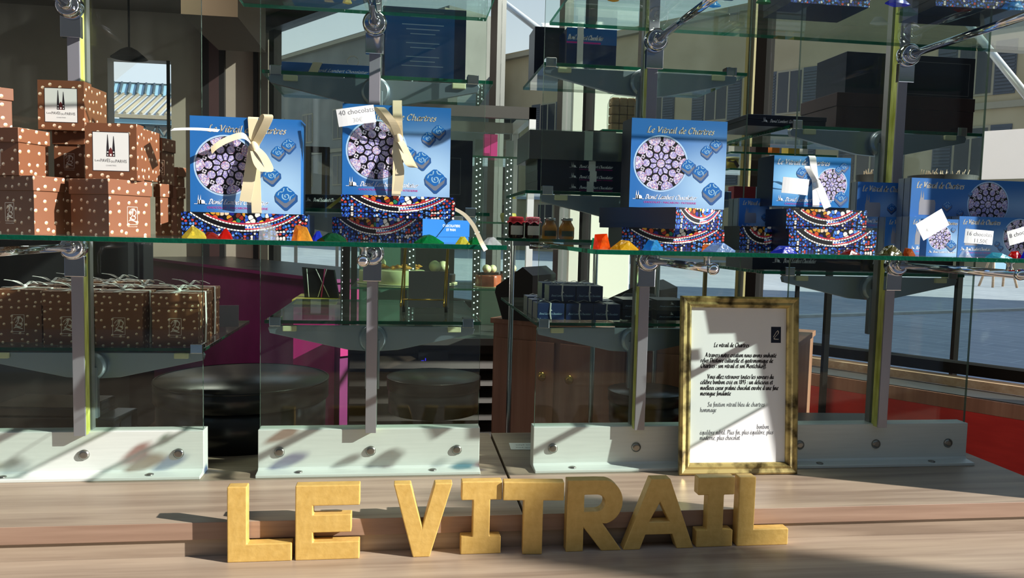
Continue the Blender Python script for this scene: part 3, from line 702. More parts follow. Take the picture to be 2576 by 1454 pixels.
for i in range(4): j = (i+1) % 4; fr_piece(o[i], o[j], n[j], n[i], pf)
m = MB(); m.box((.004, 0, .004), (fw-.004, .006, fh-.004), 'black_matt'); m.build('backing_board', pf)
m = MB(); L = lambda k: (lambda u, v: (u, -.0012-.00006*k, v))
m.box((fb-.003, -.0012, fb-.003), (fw-fb+.003, -.0002, fh-fb+.003), 'paper')
F = L(1); pw, ph = fw-2*fb, fh-2*fb
def ln(t, fx, fz, wf, mat, h=.0068, nib=.36): script(m, t, F, fb+pw*fx, fb+ph*fz, h, mat, width=pw*wf, slant=.02, nib=nib, ang=45, sharp=True)
ln('Le vitrail de Chartres', .24, .745, .37, 'ink', .0066)
for t, fx, fz, wf in [('A travers notre création nous avons souhaité', .15, .68, .75), ("relier l'histoire culturelle et gastronomique de", .105, .645, .76), ('Chartres : son vitrail et son Mentchikoff.', .105, .61, .69)]: ln(t, fx, fz, wf, 'ink')
for t, fx, fz, wf in [('Vous allez retrouver toutes les saveurs du', .175, .54, .70), ('célèbre bonbon créé en 1893 : un délicieux et', .105, .505, .76), ('moelleux coeur praliné chocolat enrobé d une fine', .105, .468, .82), ('meringue fondante', .105, .432, .32)]: ln(t, fx, fz, wf, 'ink')
for t, fx, fz, wf in [('Sa finition vitrail bleu de chartres', .18, .36, .6), ('hommage', .105, .325, .17), ('bonbon', .70, .215, .13)]: ln(t, fx, fz, wf, 'ink_grey', nib=.3)  # paler ink puts the sun glare on the lower lines into the colour
for t, fx, fz, wf in [('équilibre subtil. Plus fin, plus équilibré, plus', .105, .18, .77), ('moderne, plus chocolat', .105, .145, .42)]: ln(t, fx, fz, wf, 'ink_grey', nib=.3)
x0, z0 = fb+pw*.84, fb+ph*.775
m.face([F(x0, z0), F(x0+pw*.105, z0), F(x0+pw*.105, z0+ph*.105), F(x0, z0+ph*.105)], 'navy_dark')
nib_line(m, cat([(x0+.006, z0+.014), (x0+.016, z0+.03), (x0+.019, z0+.024), (x0+.012, z0+.016), (x0+.008, z0+.01), (x0+.02, z0+.009)], 4), L(2), .0016, 40, 'logo', .5)
m.build('printed_page', pf)
m = MB(); m.prism_x([(.006, .2), (.008, .2), (.023, .0035), (.020, .0035)], fw*.35, fw*.65, 'black_matt'); m.build('easel_back', pf)
# ------------------------------------------------------------------ card on the platform
m = MB(); m.box((0, 0, 0), (.085, .066, .0008), 'white_card'); F = lambda u, v: (.083-u, .062-v, .001)
put_text(m, 'thank you', F, .012, .040, .014, 'ink_grey'); put_text(m, 'vous plait.', F, .012, .014, .014, 'ink_grey')
solo('small_card', m, 'small white card lying on the platform at the dark joint', 'card', (.292, 2.06, .0006), R(-3))
# ------------------------------------------------------------------ blue chocolate boxes
def bf(m, W, H, lay, front, kind):
    # the printed front of a blue box
    m.face([(0, 0, 0), (W, 0, 0), (W, 0, H), (0, 0, H)], front, [(0, 0), (1, 0), (1, 1), (0, 1)])
    X = lambda f: f*W
    Z = lambda f: f*H
    if kind == 'big':
        ros(m, lay, X(.315), Z(.5), W*.268); script(m, 'Le Vitrail de Chartres', lay(7), X(.16), Z(.845), H*.042, 'silver_ink', width=X(.70), nib=.3)
        church(m, lay(5), X(.035), Z(.095), W*.115, 'white_ink'); script(m, 'David Lambert Chocolatier', lay(5), X(.16), Z(.1), H*.03, 'white_ink', width=X(.54), nib=.3, slant=.3)
        put_text(m, 'CHOCOLAT • MACARON • PATISSERIE', lay(5), X(.15), Z(.052), H*.031, 'magenta', width=X(.55))
        for cx, cz, s, r in [(.79, .655, .12, .15), (.885, .735, .12, .1), (.60, .48, .14, .15), (.73, .415, .15, .1), (.86, .2, .19, 0)]: choc(m, lay, X(cx), Z(cz), W*s, r, 7)
    elif kind == 'small':
        ros(m, lay, X(.765), Z(.46), W*.19); script(m, 'Le Vitrail de Chartres', lay(7), X(.04), Z(.83), H*.06, 'white_ink', width=X(.68), nib=.3)
        church(m, lay(5), X(.05), Z(.1), W*.1, 'white_ink'); script(m, 'David Lambert Chocolatier', lay(5), X(.16), Z(.1), H*.045, 'white_ink', width=X(.62), nib=.3, slant=.3)
        put_text(m, 'CHOCOLAT • MACARON', lay(5), X(.16), Z(.035), H*.045, 'magenta', width=X(.5))
        for cx, cz, s, r in [(.36, .68, .13, .3), (.44, .55, .13, .3), (.84, .75, .09, .2), (.91, .82, .11, .1), (.89, .2, .16, 0)]: choc(m, lay, X(cx), Z(cz), W*s, r, 7)
    elif kind == 'pack':
        u = H*1.55
        m.face([lay(2)(a*u, b*H) for a, b in [(.125, .25), (.36, .25), (.36, .5), (.345, .56), (.19, .56), (.19, .62), (.178, .74), (.172, .6), (.16, .6), (.148, .76), (.138, .6), (.125, .5)]], 'grey_card')
        script(m, 'Le Vitrail de Chartres', lay(2), u*.07, H*.8, H*.075, 'silver_ink', width=u*.69, nib=.3)
        church(m, lay(2), u*.05, H*.12, u*.085, 'white_ink'); script(m, 'David Lambert Chocolatier', lay(2), u*.15, H*.12, H*.05, 'white_ink', width=u*.46, nib=.3, slant=.3)
        put_text(m, 'CHOCOLAT • MACARON • PATISSERIE', lay(2), u*.15, H*.045, H*.05, 'magenta', width=u*.46)
        choc(m, lay, u*.53, H*.45, u*.13, 0, 2)
        if W > u*.85: choc(m, lay, u*.72, H*.31, u*.1, .3, 2); choc(m, lay, u*.79, H*.21, u*.1, .1, 3); choc(m, lay, u*.86, H*.7, u*.07, .2, 2)
        if W > u*1.2: ros(m, lay, u*1.13, H*.5, H*.45)
    elif kind == 'tiny':
        ros(m, lay, X(.42), Z(.5), W*.36); script(m, 'Le Vitrail de Chartres', lay(7), X(.08), Z(.85), H*.05, 'silver_ink', width=X(.88), nib=.3)
        church(m, lay(5), X(.07), Z(.08), W*.12, 'white_ink'); script(m, 'David Lambert Chocolatier', lay(5), X(.22), Z(.08), H*.035, 'white_ink', width=X(.74), nib=.3, slant=.3)
        choc(m, lay, X(.8), Z(.3), W*.3, 0, 7); choc(m, lay, X(.84), Z(.72), W*.14, .2, 7)
def bluebox(uL, uR, vB, vT, y, D, kind, lab, z0, group=None, front='blue_front', left='navy', name='chocolate_box', rz=0, W=None, tab=None):
    a, b = wx(uL, (vB+vT)/2, y), wx(uR, (vB+vT)/2, y); W = W or b-a; H = wz((uL+uR)/2, vT, y)-z0
    t = thing(name, lab, 'chocolate box', (a, y, z0), rz, group)
    m = MB(); lay = lambda k: (lambda u, v: (u, -.00006*k, v))
    bf(m, W, H, lay, front, kind)
    m.box((0, .0002, 0), (W, D, H), 'blue', {'l': left, 'b': 'navy', 'f': 'blue'})
    b = m.build('box_body', t)
    if kind == 'pack':
        q = MB(); q.box((-.0012, .004, .001), (-.0002, D-.004, H-.001), 'grey_side'); q.box((-.0012, D*.5, .001), (-.0006, D*.54, H-.001), 'white_card'); q.build('side_flap', t)
    return t, W, H
def bow(t, W, H, band, knot, loops, tails, mat, w=.011):
    # ribbon round the box with a bow: loops and tails are lists of (u, v, out) along the band
    m = MB(); X = lambda p: (p[0]*W, -.003-p[2], p[1]*H)
    (ua, ub) = band
    m.strip([(ua*W, .03, H+.0012), (ua*W, .001, H+.0018), (ua*W, -.0032, H-.002), (knot[0]*W, -.0035, knot[1]*H), (ub*W, -.0035, .004), (ub*W, -.002, .0006)], (w, 0, 0), mat)
    m.build('ribbon', t)
    m = MB()
    for pl, hw in loops:
        q = cat([X(p) for p in pl], 6); ws = []
        d = Vector(X(pl[-1]))-Vector(X(pl[0])); d = Vector((d.x, 0, d.z)); pr = Vector((-d.z, 0, d.x)).normalized() if d.length > .01 else Vector((1, 0, 0))
        n = len(q)
        for i in range(n): ws.append(pr*hw)
        rows = []
        for p, ww in zip(q, ws):
            p = Vector(p); rows.append([p-ww, p+ww, p+ww+Vector((0, .0009, 0)), p-ww+Vector((0, .0009, 0))])
        m.grid(rows, mat, True, False, True)
    k = Vector(X((knot[0], knot[1], .006))); m.lathe([(.0005, -.011), (.006, -.008), (.0085, 0), (.006, .008), (.0005, .011)], mat, 14, k, 'z')
    m.build('bow', t)
BIG = 'large blue chocolate boxes with a stained glass roundel'
t, W, H = bluebox(478, 757, 534, 296, 1.63, .072, 'big', 'large blue chocolate box with a loose cream bow, right above the yellow glass lump', .605, BIG)
bow(t, W, H, (.565, .60), (.58, .71, 0), [
    ([(.58, .71, .004), (.63, .86, .022), (.70, 1.01, .03), (.735, .985, .036), (.67, .85, .024), (.585, .71, .006)], .0085),
    ([(.58, .71, .004), (.50, .80, .02), (.38, .76, .026), (.28, .69, .03), (.225, .63, .03)], .006),
    ([(.58, .70, .004), (.66, .62, .016), (.73, .48, .026), (.70, .44, .03), (.63, .52, .022), (.58, .69, .006)], .0085),
    ([(.58, .70, .004), (.56, .5, .012), (.535, .3, .014), (.505, .13, .012)], .011)], None, 'ribbon', .0095)
t, W, H = bluebox(861, 1133, 493, 266, 1.64, .07, 'big', 'large blue chocolate box with a cream bow behind the 40 chocolats tag', .6505, BIG)
bow(t, W, H, (.50, .50), (.515, .64, 0), [
    ([(.515, .64, .004), (.44, .76, .02), (.33, .92, .026), (.36, .94, .03), (.46, .8, .024), (.52, .65, .008)], .008),
    ([(.515, .64, .004), (.56, .55, .016), (.64, .36, .026), (.665, .31, .026), (.60, .36, .03), (.53, .6, .008)], .007),
    ([(.515, .64, .004), (.5, .45, .012), (.53, .28, .016), (.515, .05, .010)], .009),
    ([(.515, .64, .004), (.505, .80, .02), (.5, .95, .022), (.5, 1.04, .02)], .009)], None, 'ribbon', .009)
bluebox(1586, 1826, 520, 301, 1.63, .07, 'big', 'large blue chocolate box without ribbon, facing front at the middle of the right shelf', .6415, BIG, left='navy_dark')
t, W, H = bluebox(1945, 2138, 521, 394, 1.66, .08, 'small', 'small blue chocolate box with a white ribbon and blank white tag', .6545, 'smaller blue chocolate boxes', 'blue_frontS', 'navy_dark')
bow(t, W, H, (.485, .56), (.54, .46, 0), [
    ([(.54, .46, .004), (.45, .6, .016), (.36, .78, .024), (.34, .74, .03), (.44, .58, .02), (.54, .46, .006)], .006),
    ([(.54, .46, .004), (.57, .35, .012), (.6, .2, .016), (.66, -.02, .018)], .009)], None, 'ribbon_w', .008)
bluebox(1859, 1935, 570, 499, 1.72, .06, 'pack', 'small blue chocolate box half hidden behind the ribboned box, its church cutout in front', .5975, 'smaller blue chocolate boxes', 'blue_front', 'grey_side')
PK = 'blue packs with grey foil sides'
bluebox(2156, 2284, 545, 459, 1.76, .05, 'pack', 'blue pack with grey foil side, upper row, left of its taller twin', .6125, PK, left='grey_side', W=.128)
bluebox(2291, 2700, 545, 454, 1.70, .05, 'pack', 'wide blue pack with roundel at the right edge, upper row', .6175, PK, left='grey_side')
for uL, uR, vT, y, lab, w in [(2226, 2268, 546, 1.73, 'blue pack in the lower row standing behind the olive glass lump', .055), (2286, 2330, 545, 1.68, 'blue pack in the lower row left of the tilted white tag', .09),
                        (2411, 2640, 547, 1.66, 'blue pack in the lower row behind the 16 chocolats tag', None)]:
    bluebox(uL, uR, 632, vT, y, .05, 'pack', lab, ZM2, PK, left='grey_side', W=w)
bluebox(2332, 2409, 640, 551, 1.50, .022, 'tiny', 'tiny blue chocolate box with roundel under the tilted white tag', ZM2, PK, left='blue')
# ------------------------------------------------------------------ stained glass printed boxes
def sboxmesh(W, D, h, t, right='navy', left='navy_dark', both=False):
    lay = lambda k: (lambda u, v: (u, -.00006*k, v)); zc = h*.24
    m = MB(); m.box((.0012, .0012, 0), (W-.0012, D-.0012, zc+.004), 'navy', {'l': left, 'r': right, 'f': 'mos_blue'}); m.build('box_base', t)
    m = MB(); m.box((0, 0, zc), (W, D, h), 'navy', {'l': left, 'r': right, 't': 'navy'})
    l2 = lambda k: (lambda u, v: (u, -.00006*k, zc+v)); stained(m, l2, W, h-zc)
    m.box((-.0003, -.0006, h-.0012), (W+.0003, D, h+.0002), 'white_card', {'t': 'navy'}) if False else None
    m.build('box_lid', t)
def sbox(uL, uR, vB, vT, y, z0, D, lab, group='dark boxes printed with stained glass', **kw):
    v = (vB+vT)/2; a, b = wx(uL, v, y), wx(uR, v, y); h = wz((uL+uR)/2, vT, y)-z0
    t = thing('stained_glass_box', lab, 'chocolate box', (a, y, z0), 0, group); sboxmesh(b-a, D, h, t, **kw); return t, h
def corner(uc, vc, uL, uR, y, th):
    P = at(uc, vc, y); c, s = math.cos(th), math.sin(th)
    def solve(u, e):
        d = ray(u, vc); dx, dy = d.x, d.y      # P + t e parallel to d in plan
        return (P.y*dx-P.x*dy)/(e[0]*dy-e[1]*dx)
    return P, abs(solve(uL, (-c, s))), abs(solve(uR, (s, c)))
_, h = sbox(456, 774, 588, 536, 1.595, ZM, .12, 'stained glass printed box under the left large blue box')
_, h = sbox(1564, 1822, 624, 575, 1.60, ZM2, .11, 'stained glass printed box lying on the shelf under the box without ribbon', left='navy_dark')
sbox(1984, 2204, 632, 577, 1.60, ZM2, .10, 'lower stained glass printed box beneath the small ribboned box')
sbox(1978, 2180, 577, 527, 1.61, .60, .10, 'upper stained glass printed box carrying the small ribboned box')
sbox(1860, 1984, 631, 570, 1.68, ZM2, .09, 'stained glass printed box under the half hidden small blue box, in shade')
sbox(858, 1145, 547, 493, 1.60, .605, .11, 'upper stained glass printed box carrying the 40 chocolats box')
def cbox(uc, vc, uL, uR, y, th, z0, h, lab, flip=False):
    P, wl, wr = corner(uc, vc, uL, uR, y, th); lay = lambda k: (lambda u, v: (u, -.00006*k, v))
    t = thing('stained_glass_box', lab, 'chocolate box', (P.x, P.y, z0), -th, 'dark boxes printed with stained glass'); zc = h*.24
    m = MB(); m.box((-wl+.0012, .0012, 0), (-.0012, wr-.0012, zc+.004), 'navy', {'f': 'navy_dark' if flip else 'mos_blue', 'r': 'mos_blue' if flip else 'blue'}); m.build('box_base', t)
    m = MB(); m.box((-wl, 0, zc), (0, wr, h), 'navy', {'f': 'navy_dark', 'r': 'navy' if flip else 'blue', 't': 'navy'})
    if flip: l2 = lambda k: (lambda u, v: (.00006*k, u, zc+v)); stained(m, l2, wr, h-zc)
    else:
        l2 = lambda k: (lambda u, v: (u-wl, -.00006*k, zc+v)); stained(m, l2, wl, h-zc)
        F = lambda u, v: (.0001, u, v); put_text(m, 'CHOCOLATIERS', F, wr*.4, h*.68, h*.16, 'white_ink', width=wr*.38); put_text(m, 'ET PAIN', F, wr*.48, h*.5, h*.16, 'white_ink', width=wr*.2)
    m.build('box_lid', t)
cbox(1063, 575, 836, 1181, 1.535, R(33), ZM, .0455, 'lower stained glass printed box turned so its blue end catches the sun')
cbox(1700, 548, 1507, 1817, 1.54, R(55), .5975, .0435, 'stained glass printed box turned with its dark end forward, under the box without ribbon', True)
# ------------------------------------------------------------------ price tags
def tagcard(u, v, y, w, h, rot, lab, lines=(), yaw=0, pitch=0, curl=0, group='white price tags'):
    m = MB(); n = 8; rows = []
    for i in range(n+1):
        x = -w/2+w*i/n; yy = curl*((2*i/n-1)**2)
        rows.append([(x, yy, -h/2), (x, yy, h/2), (x, yy+.0006, h/2), (x, yy+.0006, -h/2)])
    m.grid(rows, 'paper', True, False, True)
    for txt, fx, fz, sz, mat in lines:
        def F(a, b):
            f = (2*(a+w/2)/w-1); return (a, curl*f*f-.0001, b)
        put_text(m, txt, F, fx*w, fz*h, sz, mat, center=True)
    o = solo('price_tag', m, lab, 'price tag', at(u, v, y), 0, group)
    o.rotation_euler = (Matrix.Rotation(yaw, 3, 'Z') @ Matrix.Rotation(pitch, 3, 'X') @ Matrix.Rotation(-rot, 3, 'Y')).to_euler()
tagcard(896, 291, 1.595, .073, .034, R(10), 'white tag reading 40 chocolats at the corner of the tall blue box', [('40 chocolats', .02, .12, .0135, 'ink_grey'), ('30€', .02, -.36, .012, 'ink_faint')], curl=.002)
tagcard(492, 324, 1.575, .082, .034, R(5), 'white tag seen almost edge on at the left corner of the left blue box', [], pitch=R(-76), curl=.002)
tagcard(2002, 468, 1.615, .06, .034, R(-4), 'blank white overexposed tag on the small ribboned box', [], curl=.002)
tagcard(2346, 565, 1.475, .064, .038, R(31), 'bright white tilted tag over the tiny blue box', [('4', -.25, -.2, .010, 'ink_faint')], curl=.0)
tagcard(2465, 596, 1.60, .069, .031, R(-3), 'white tag reading 16 chocolats on the lower blue pack', [('16 chocolats', .0, .05, .0125, 'ink_grey'), ('11,50€', .05, -.42, .0125, 'ink_grey')], curl=.003)
tagcard(2572, 590, 1.56, .066, .032, R(17), 'white tag reading 8 chocolats cut by the right edge', [('8 chocolats', .0, .0, .013, 'ink')], curl=.002)
m = MB(); m.strip(cat([tuple(at(*q)) for q in ((1140, 524, 1.66), (1168, 540, 1.60), (1190, 566, 1.52), (1203, 592, 1.452), (1212, 612, 1.412), (1222, 630, 1.405))], 4), (.0035, .002, .002), 'ribbon')
solo('loose_ribbon', m, 'loose pale ribbon end hanging over the right end of the left long shelf', 'ribbon')
# ------------------------------------------------------------------ lumps of coloured glass
def lump(uL, uR, vT, vB, y, z, col, lab, seed, dep=None, sharp=0):
    import bmesh
    r = random.Random(seed); x0, x1 = wx(uL, vB, y), wx(uR, vB, y); w = x1-x0; h = max(.006, (vB-vT)/FPX*y*1.0); d = dep or max(.018, min(w*.7, .035))
    bm = bmesh.new()
    blk = col in ('amber', 'orange')
    for i in range(15):
        a = i*.419*1.3+r.random()*.5; zz = (0, .12, .45, .8, 1)[i % 5]*(.8+.2*r.random()); k = (1-zz*(.12 if blk else .45+.3*r.random()))
        off = (.2*sharp-.1)*zz if sharp else (r.random()-.5)*.12
        q = .42 if blk else .5
        bm.verts.new((min(1, max(0, .5+q*k*1.1*math.cos(a)+off))*w, (.5+.5*k*math.sin(a))*d, zz*h))
    for a, b in ((0, .45), (1, .55), (.3, 0), (.6, 1), (.15, .2), (.85, .8)): bm.verts.new((a*w, b*d, .0))
    if sharp: bm.verts.new((.04*w, .5*d, h*1.0))
    res = bmesh.ops.convex_hull(bm, input=bm.verts)
    bmesh.ops.delete(bm, geom=[v for v in bm.verts if not v.link_faces], context='VERTS')
    me = bpy.data.meshes.new('glass_lump'); bm.to_mesh(me); bm.free(); me.materials.append(GEM[col])
    o = bpy.data.objects.new('glass_lump', me); COL.objects.link(o); o.location = (x0, y-d/2, z)
    return tag(o, lab, 'glass lump', 'lumps of coloured glass')
for i, a in enumerate([
    (458, 519, 566, 594, 1.50, ZM, 'yellow', 'pale yellow glass lump at the left end, in front of the stained glass box'), (507, 552, 578, 593, 1.53, ZM, 'darkred', 'dark red glass lump between the yellow and the bright red ones'),
    (547, 585, 569, 595, 1.49, ZM, 'red', 'bright red glass lump in front of the left stained glass box'), (651, 702, 558, 597, 1.47, ZM, 'clear', 'clear glass lump with a tall pointed corner'),
    (733, 787, 561, 600, 1.46, ZM, 'amber', 'bubbly amber glass block at the right end of the left stained glass box'), (784, 812, 574, 600, 1.50, ZM, 'blue', 'deep blue glass lump beside the bubbly amber block'),
    (797, 872, 578, 602, 1.47, ZM, 'dkgreen', 'dark green glass lump in front of the shaded stained glass box'), (1040, 1117, 584, 607, 1.46, ZM, 'green', 'large flat green glass lump under the sunlit blue box end'),
    (1146, 1182, 592, 611, 1.45, ZM, 'yellow', 'yellow glass lump at the right end of the left long shelf'), (1176, 1212, 591, 611, 1.46, ZM, 'green', 'small bright green glass lump beside the yellow one'),
    (1208, 1262, 591, 612, 1.45, ZM, 'clear', 'white glass lump at the very end of the left long shelf'), (1486, 1500, 600, 628, 1.50, ZM2, 'teal', 'sliver of teal glass behind the orange block'),
    (1491, 1536, 586, 629, 1.47, ZM2, 'orange', 'orange glass block at the left end of the right long shelf'), (1534, 1606, 605, 630, 1.46, ZM2, 'gold', 'golden yellow glass lump beside the orange block'),
    (1615, 1668, 604, 631, 1.46, ZM2, 'sky', 'light blue glass lump in front of the sunlit stained glass box'), (1764, 1815, 604, 622, 1.51, ZM2, 'amber', 'orange glass lump behind the long icy blue one'),
    (1768, 1850, 609, 633, 1.46, ZM2, 'ice', 'long icy blue glass lump under the box without ribbon'), (1940, 2002, 612, 634, 1.46, ZM2, 'blue', 'dark blue glass lump left of the two stacked stained glass boxes'),
    (2114, 2162, 620, 636, 1.46, ZM2, 'darkred', 'flat rust red glass lump under the stacked stained glass boxes'), (2208, 2272, 609, 638, 1.46, ZM2, 'olive', 'large olive glass lump in front of the grey foil sides'),
    (2270, 2301, 617, 639, 1.45, ZM2, 'brown', 'amber brown glass lump right of the olive one'), (2414, 2441, 620, 641, 1.45, ZM2, 'clear', 'small clear glass lump beside the tiny blue box'),
    (2480, 2542, 627, 643, 1.44, ZM2, 'cyan', 'cyan glass lump under the 16 chocolats tag'), (2535, 2572, 622, 644, 1.45, ZM2, 'red', 'red glass lump near the right edge'), (2566, 2600, 622, 646, 1.44, ZM2, 'blue', 'blue glass lump cut by the right edge')]):
    lump(*a, seed=i+3, sharp=(1 if i in (3,) else 0))
for i, (u0, u1, vB, hh, y, col, lab) in enumerate([(862, 885, 22, .012, 1.56, 'yellow', 'pale glass lump on the upper shelf above the 40 chocolats box'), (1528, 1556, 2, .01, 1.50, 'gold', 'yellow glass lump on the upper right shelf at the top edge'),
    (1776, 1812, 16, .012, 1.56, 'sky', 'bright blue glass lump on the upper right shelf beside the blue box'), (2224, 2286, 12, .014, 1.55, 'blue', 'violet blue glass lump on the upper shelf between the stained glass boxes'),
    (2257, 2308, 36, .012, 1.64, 'green', 'bright green glass lump on the upper shelf'), (2190, 2234, 60, .012, 1.80, 'clear', 'clear glass lump at the back of the upper shelf'), (1902, 1940, 8, .01, 1.60, 'green', 'green glass lump left of the upper stained glass box'),
    (2396, 2440, 26, .013, 1.52, 'red', 'red glass lump before the upper right stained glass box'), (2520, 2572, 22, .012, 1.50, 'sky', 'sky blue glass lump at the top right corner')]):
    y = 1.5+(i % 3)*.03; p = zat((u0+u1)/2, vB, ZT); y = max(1.46, min(1.82, p.y)); x0 = wx(u0, vB, y); w = wx(u1, vB, y)-x0
    lump(u0, u1, vB-20, vB, y, ZT, col, lab, 90+i)
# ------------------------------------------------------------------ brown dotted boxes
def logo(m, F, cx, cz, s):      # framed monogram
    def L(pl, nib=.055): nib_line(m, cat([(cx+a*s, cz+b*s) for a, b in pl], 4), F, nib*s, 38, 'logo', .5)
    for a, b in [((-.42, -.6), (.42, -.6)), ((.42, -.6), (.42, .62)), ((.42, .62), (-.42, .62)), ((-.42, .62), (-.42, -.6))]:
        nib_line(m, [(cx+a[0]*s, cz+a[1]*s), (cx+b[0]*s, cz+b[1]*s)], F, .018*s, 45, 'logo', 1)
    L([(-.1, .3), (.05, .46), (.0, .1), (-.22, -.28), (-.32, -.36), (-.1, -.3), (.3, -.4)]); L([(-.18, .05), (.1, .4), (.3, .3), (.24, .05), (.02, .0)]); L([(.1, .0), (.26, -.1), (.16, -.26), (-.12, -.2), (-.2, -.1)]); L([(-.3, .22), (-.1, .46), (.2, .48)], .05)
    put_text(m, 'CHOCOLATIER', F, cx-.42*s, cz-.78*s, .1*s, 'logo', width=.84*s)
BRG = 'brown dotted gift boxes on the front shelf'
def brownbox(x, y, z, wl, wr, h, lid, rz, lab, group=BRG, lo=('f',), name='gift_box'):
    # corner at the local origin, reaching to -x and +y
    t = thing(name, lab, 'gift box', (x, y, z), rz, group); e = .0025; zl = h-lid
    m = MB(); m.box((-wl+e, e, 0), (-e, wr-e, zl+.006), 'brown')
    if 'f' in lo: logo(m, lambda u, v: (u, e-.0001, v), -wl*.5, zl*.5, h*.26)
    if 'r' in lo: logo(m, lambda u, v: (-e+.0001, u, v), wr*.55, zl*.5, h*.26)
    m.build('box_base', t, .0008)
    m = MB(); m.box((-wl, 0, zl), (0, wr, h), 'brown', {'u': 'brown_in'}); m.build('box_lid', t, .0012); return t
def bcorner(uc, vc, uL, uR, y, th, z, vT, lid, lab, lo=('f',), **kw):
    P, wl, wr = corner(uc, vc, uL, uR, y, th); h = wz(uc, vT, y)-z
    brownbox(P.x, P.y, z, wl, wr, h, lid, -th, lab, lo=lo, **kw); return h
h1 = bcorner(274, 583, 174, 384, 1.50, R(30), ZM, 449, .028, 'lidded brown dotted box at the front of the shelf, right side bright with sun', ('r',))
h2 = bcorner(86, 583, -40, 168, 1.51, R(30), ZM, 441, .027, 'brown dotted box with lid at the front left, dark logo side to the left', ('f',))
h3 = bcorner(48, 440, -70, 128, 1.52, R(20), ZM+h2, 320, .026, 'brown dotted box with lid in the middle row at the left edge', ('f',))
h4 = bcorner(404, 577, 386, 437, 1.63, R(30), ZM, 462, .026, 'brown dotted box standing close behind the right end of the front one', ())
bcorner(408, 455, 392, 443, 1.66, R(12), ZM+h4, 346, .026, 'dark shaded brown box at the right back of the pile, topmost there', ('f',))
h5 = bcorner(446, 580, 425, 468, 1.76, R(25), ZM, 470, .024, 'brown box at the far back of the shelf beside the left blue box', ())
bcorner(446, 470, 428, 469, 1.76, R(25), ZM+h5, 420, .02, 'small brown box resting on the one at the far back of the shelf', ())
h6 = bcorner(214, 583, 120, 232, 1.655, R(8), ZM, 447, .026, 'brown dotted box in shade in the gap between the two front boxes', ())
h7 = bcorner(214, 447, 132, 240, 1.65, R(6), ZM+h6, 331, .026, 'brown dotted box with lid and logo between the two white labelled boxes', ('f',))
def labelled(uL, uR, vB, vT, y, z0, D, rz, lab):
    # a box lying on its side so that the labelled lid faces the street
    a, b = wx(uL, (vB+vT)/2, y), wx(uR, (vB+vT)/2, y); W = b-a; H = wz(uL, vT, y)-z0
    t = thing('gift_box', lab, 'gift box', (a, y, z0), rz, BRG); e = .003
    m = MB(); m.box((e, .03, e), (W-e, D, H-e), 'brown'); m.build('box_base', t, .0008)
    m = MB(); m.box((0, 0, 0), (W, .033, H), 'brown'); s = W*.72; x0, z1 = W*.14, H*.15; sz = H*.70
    F = lambda k: (lambda u, v: (u, -.00008*k, v))
    f1, f2, f3 = F(1), F(2), F(3)
    q = lambda f, x, z, X, Z, mt: m.face([f(x, z), f(X, z), f(X, Z), f(x, Z)], mt)
    q(f1, x0, z1, x0+s, z1+sz, 'ink'); q(f2, x0+.0012, z1+.0012, x0+s-.0012, z1+sz-.0012, 'label')
    cx = x0+s*.5; zb = z1+sz*.37
    for dx, top in ((-.085, .93), (.075, .89)):
        c = cx+dx*s; w = s*.04
        m.face([f3(c-w, zb), f3(c+w, zb), f3(c+w*.8, zb+sz*.24), f3(c+.0004, z1+sz*top), f3(c-.0004, z1+sz*top), f3(c-w*.8, zb+sz*.24)], 'ink')
        q(F(4), c-w*.35, zb+sz*.02, c+w*.35, zb+sz*.06, 'label'); q(F(4), c-w*.5, zb+sz*.1, c+w*.5, zb+sz*.13, 'label')
    m.face([f3(cx-s*.06, zb), f3(cx+s*.05, zb), f3(cx+s*.05, zb+sz*.15), f3(cx-s*.005, zb+sz*.24), f3(cx-s*.06, zb+sz*.15)], 'ink_red')
    q(F(4), cx-s*.03, zb+sz*.02, cx+s*.02, zb+sz*.07, 'label')
    words = [('Les', .06, .05, .14), ('PAVÉS', .21, .075, .27), ('DU', .50, .05, .10), ('PARVIS', .615, .075, .31)]
    for wd, fx, fh, fw_ in words:
        put_text(m, wd, f3, x0+s*fx, z1+sz*(.25-.03*math.sin(fx*3.1)), sz*fh*1.5, 'ink', width=s*fw_)
    put_text(m, 'CHARTRES', f3, x0+s*.36, z1+sz*.13, sz*.045, 'ink_grey', width=s*.28)
    m.build('box_lid', t, .0012)
labelled(214, 347, 446, 308, 1.545, ZM+h1, .125, R(-4), 'brown box with a white twin spire label, lower one, lying on the front box')
labelled(95, 214, 329, 200, 1.64, ZM+h6+h7, .11, R(-3), 'brown box with a white twin spire label, topmost of the pile')
bcorner(-34, 318, -110, 36, 1.545, R(55), ZM+h2+h3, 215, .022, 'brown dotted box at the top of the pile, cut by the left edge', ())
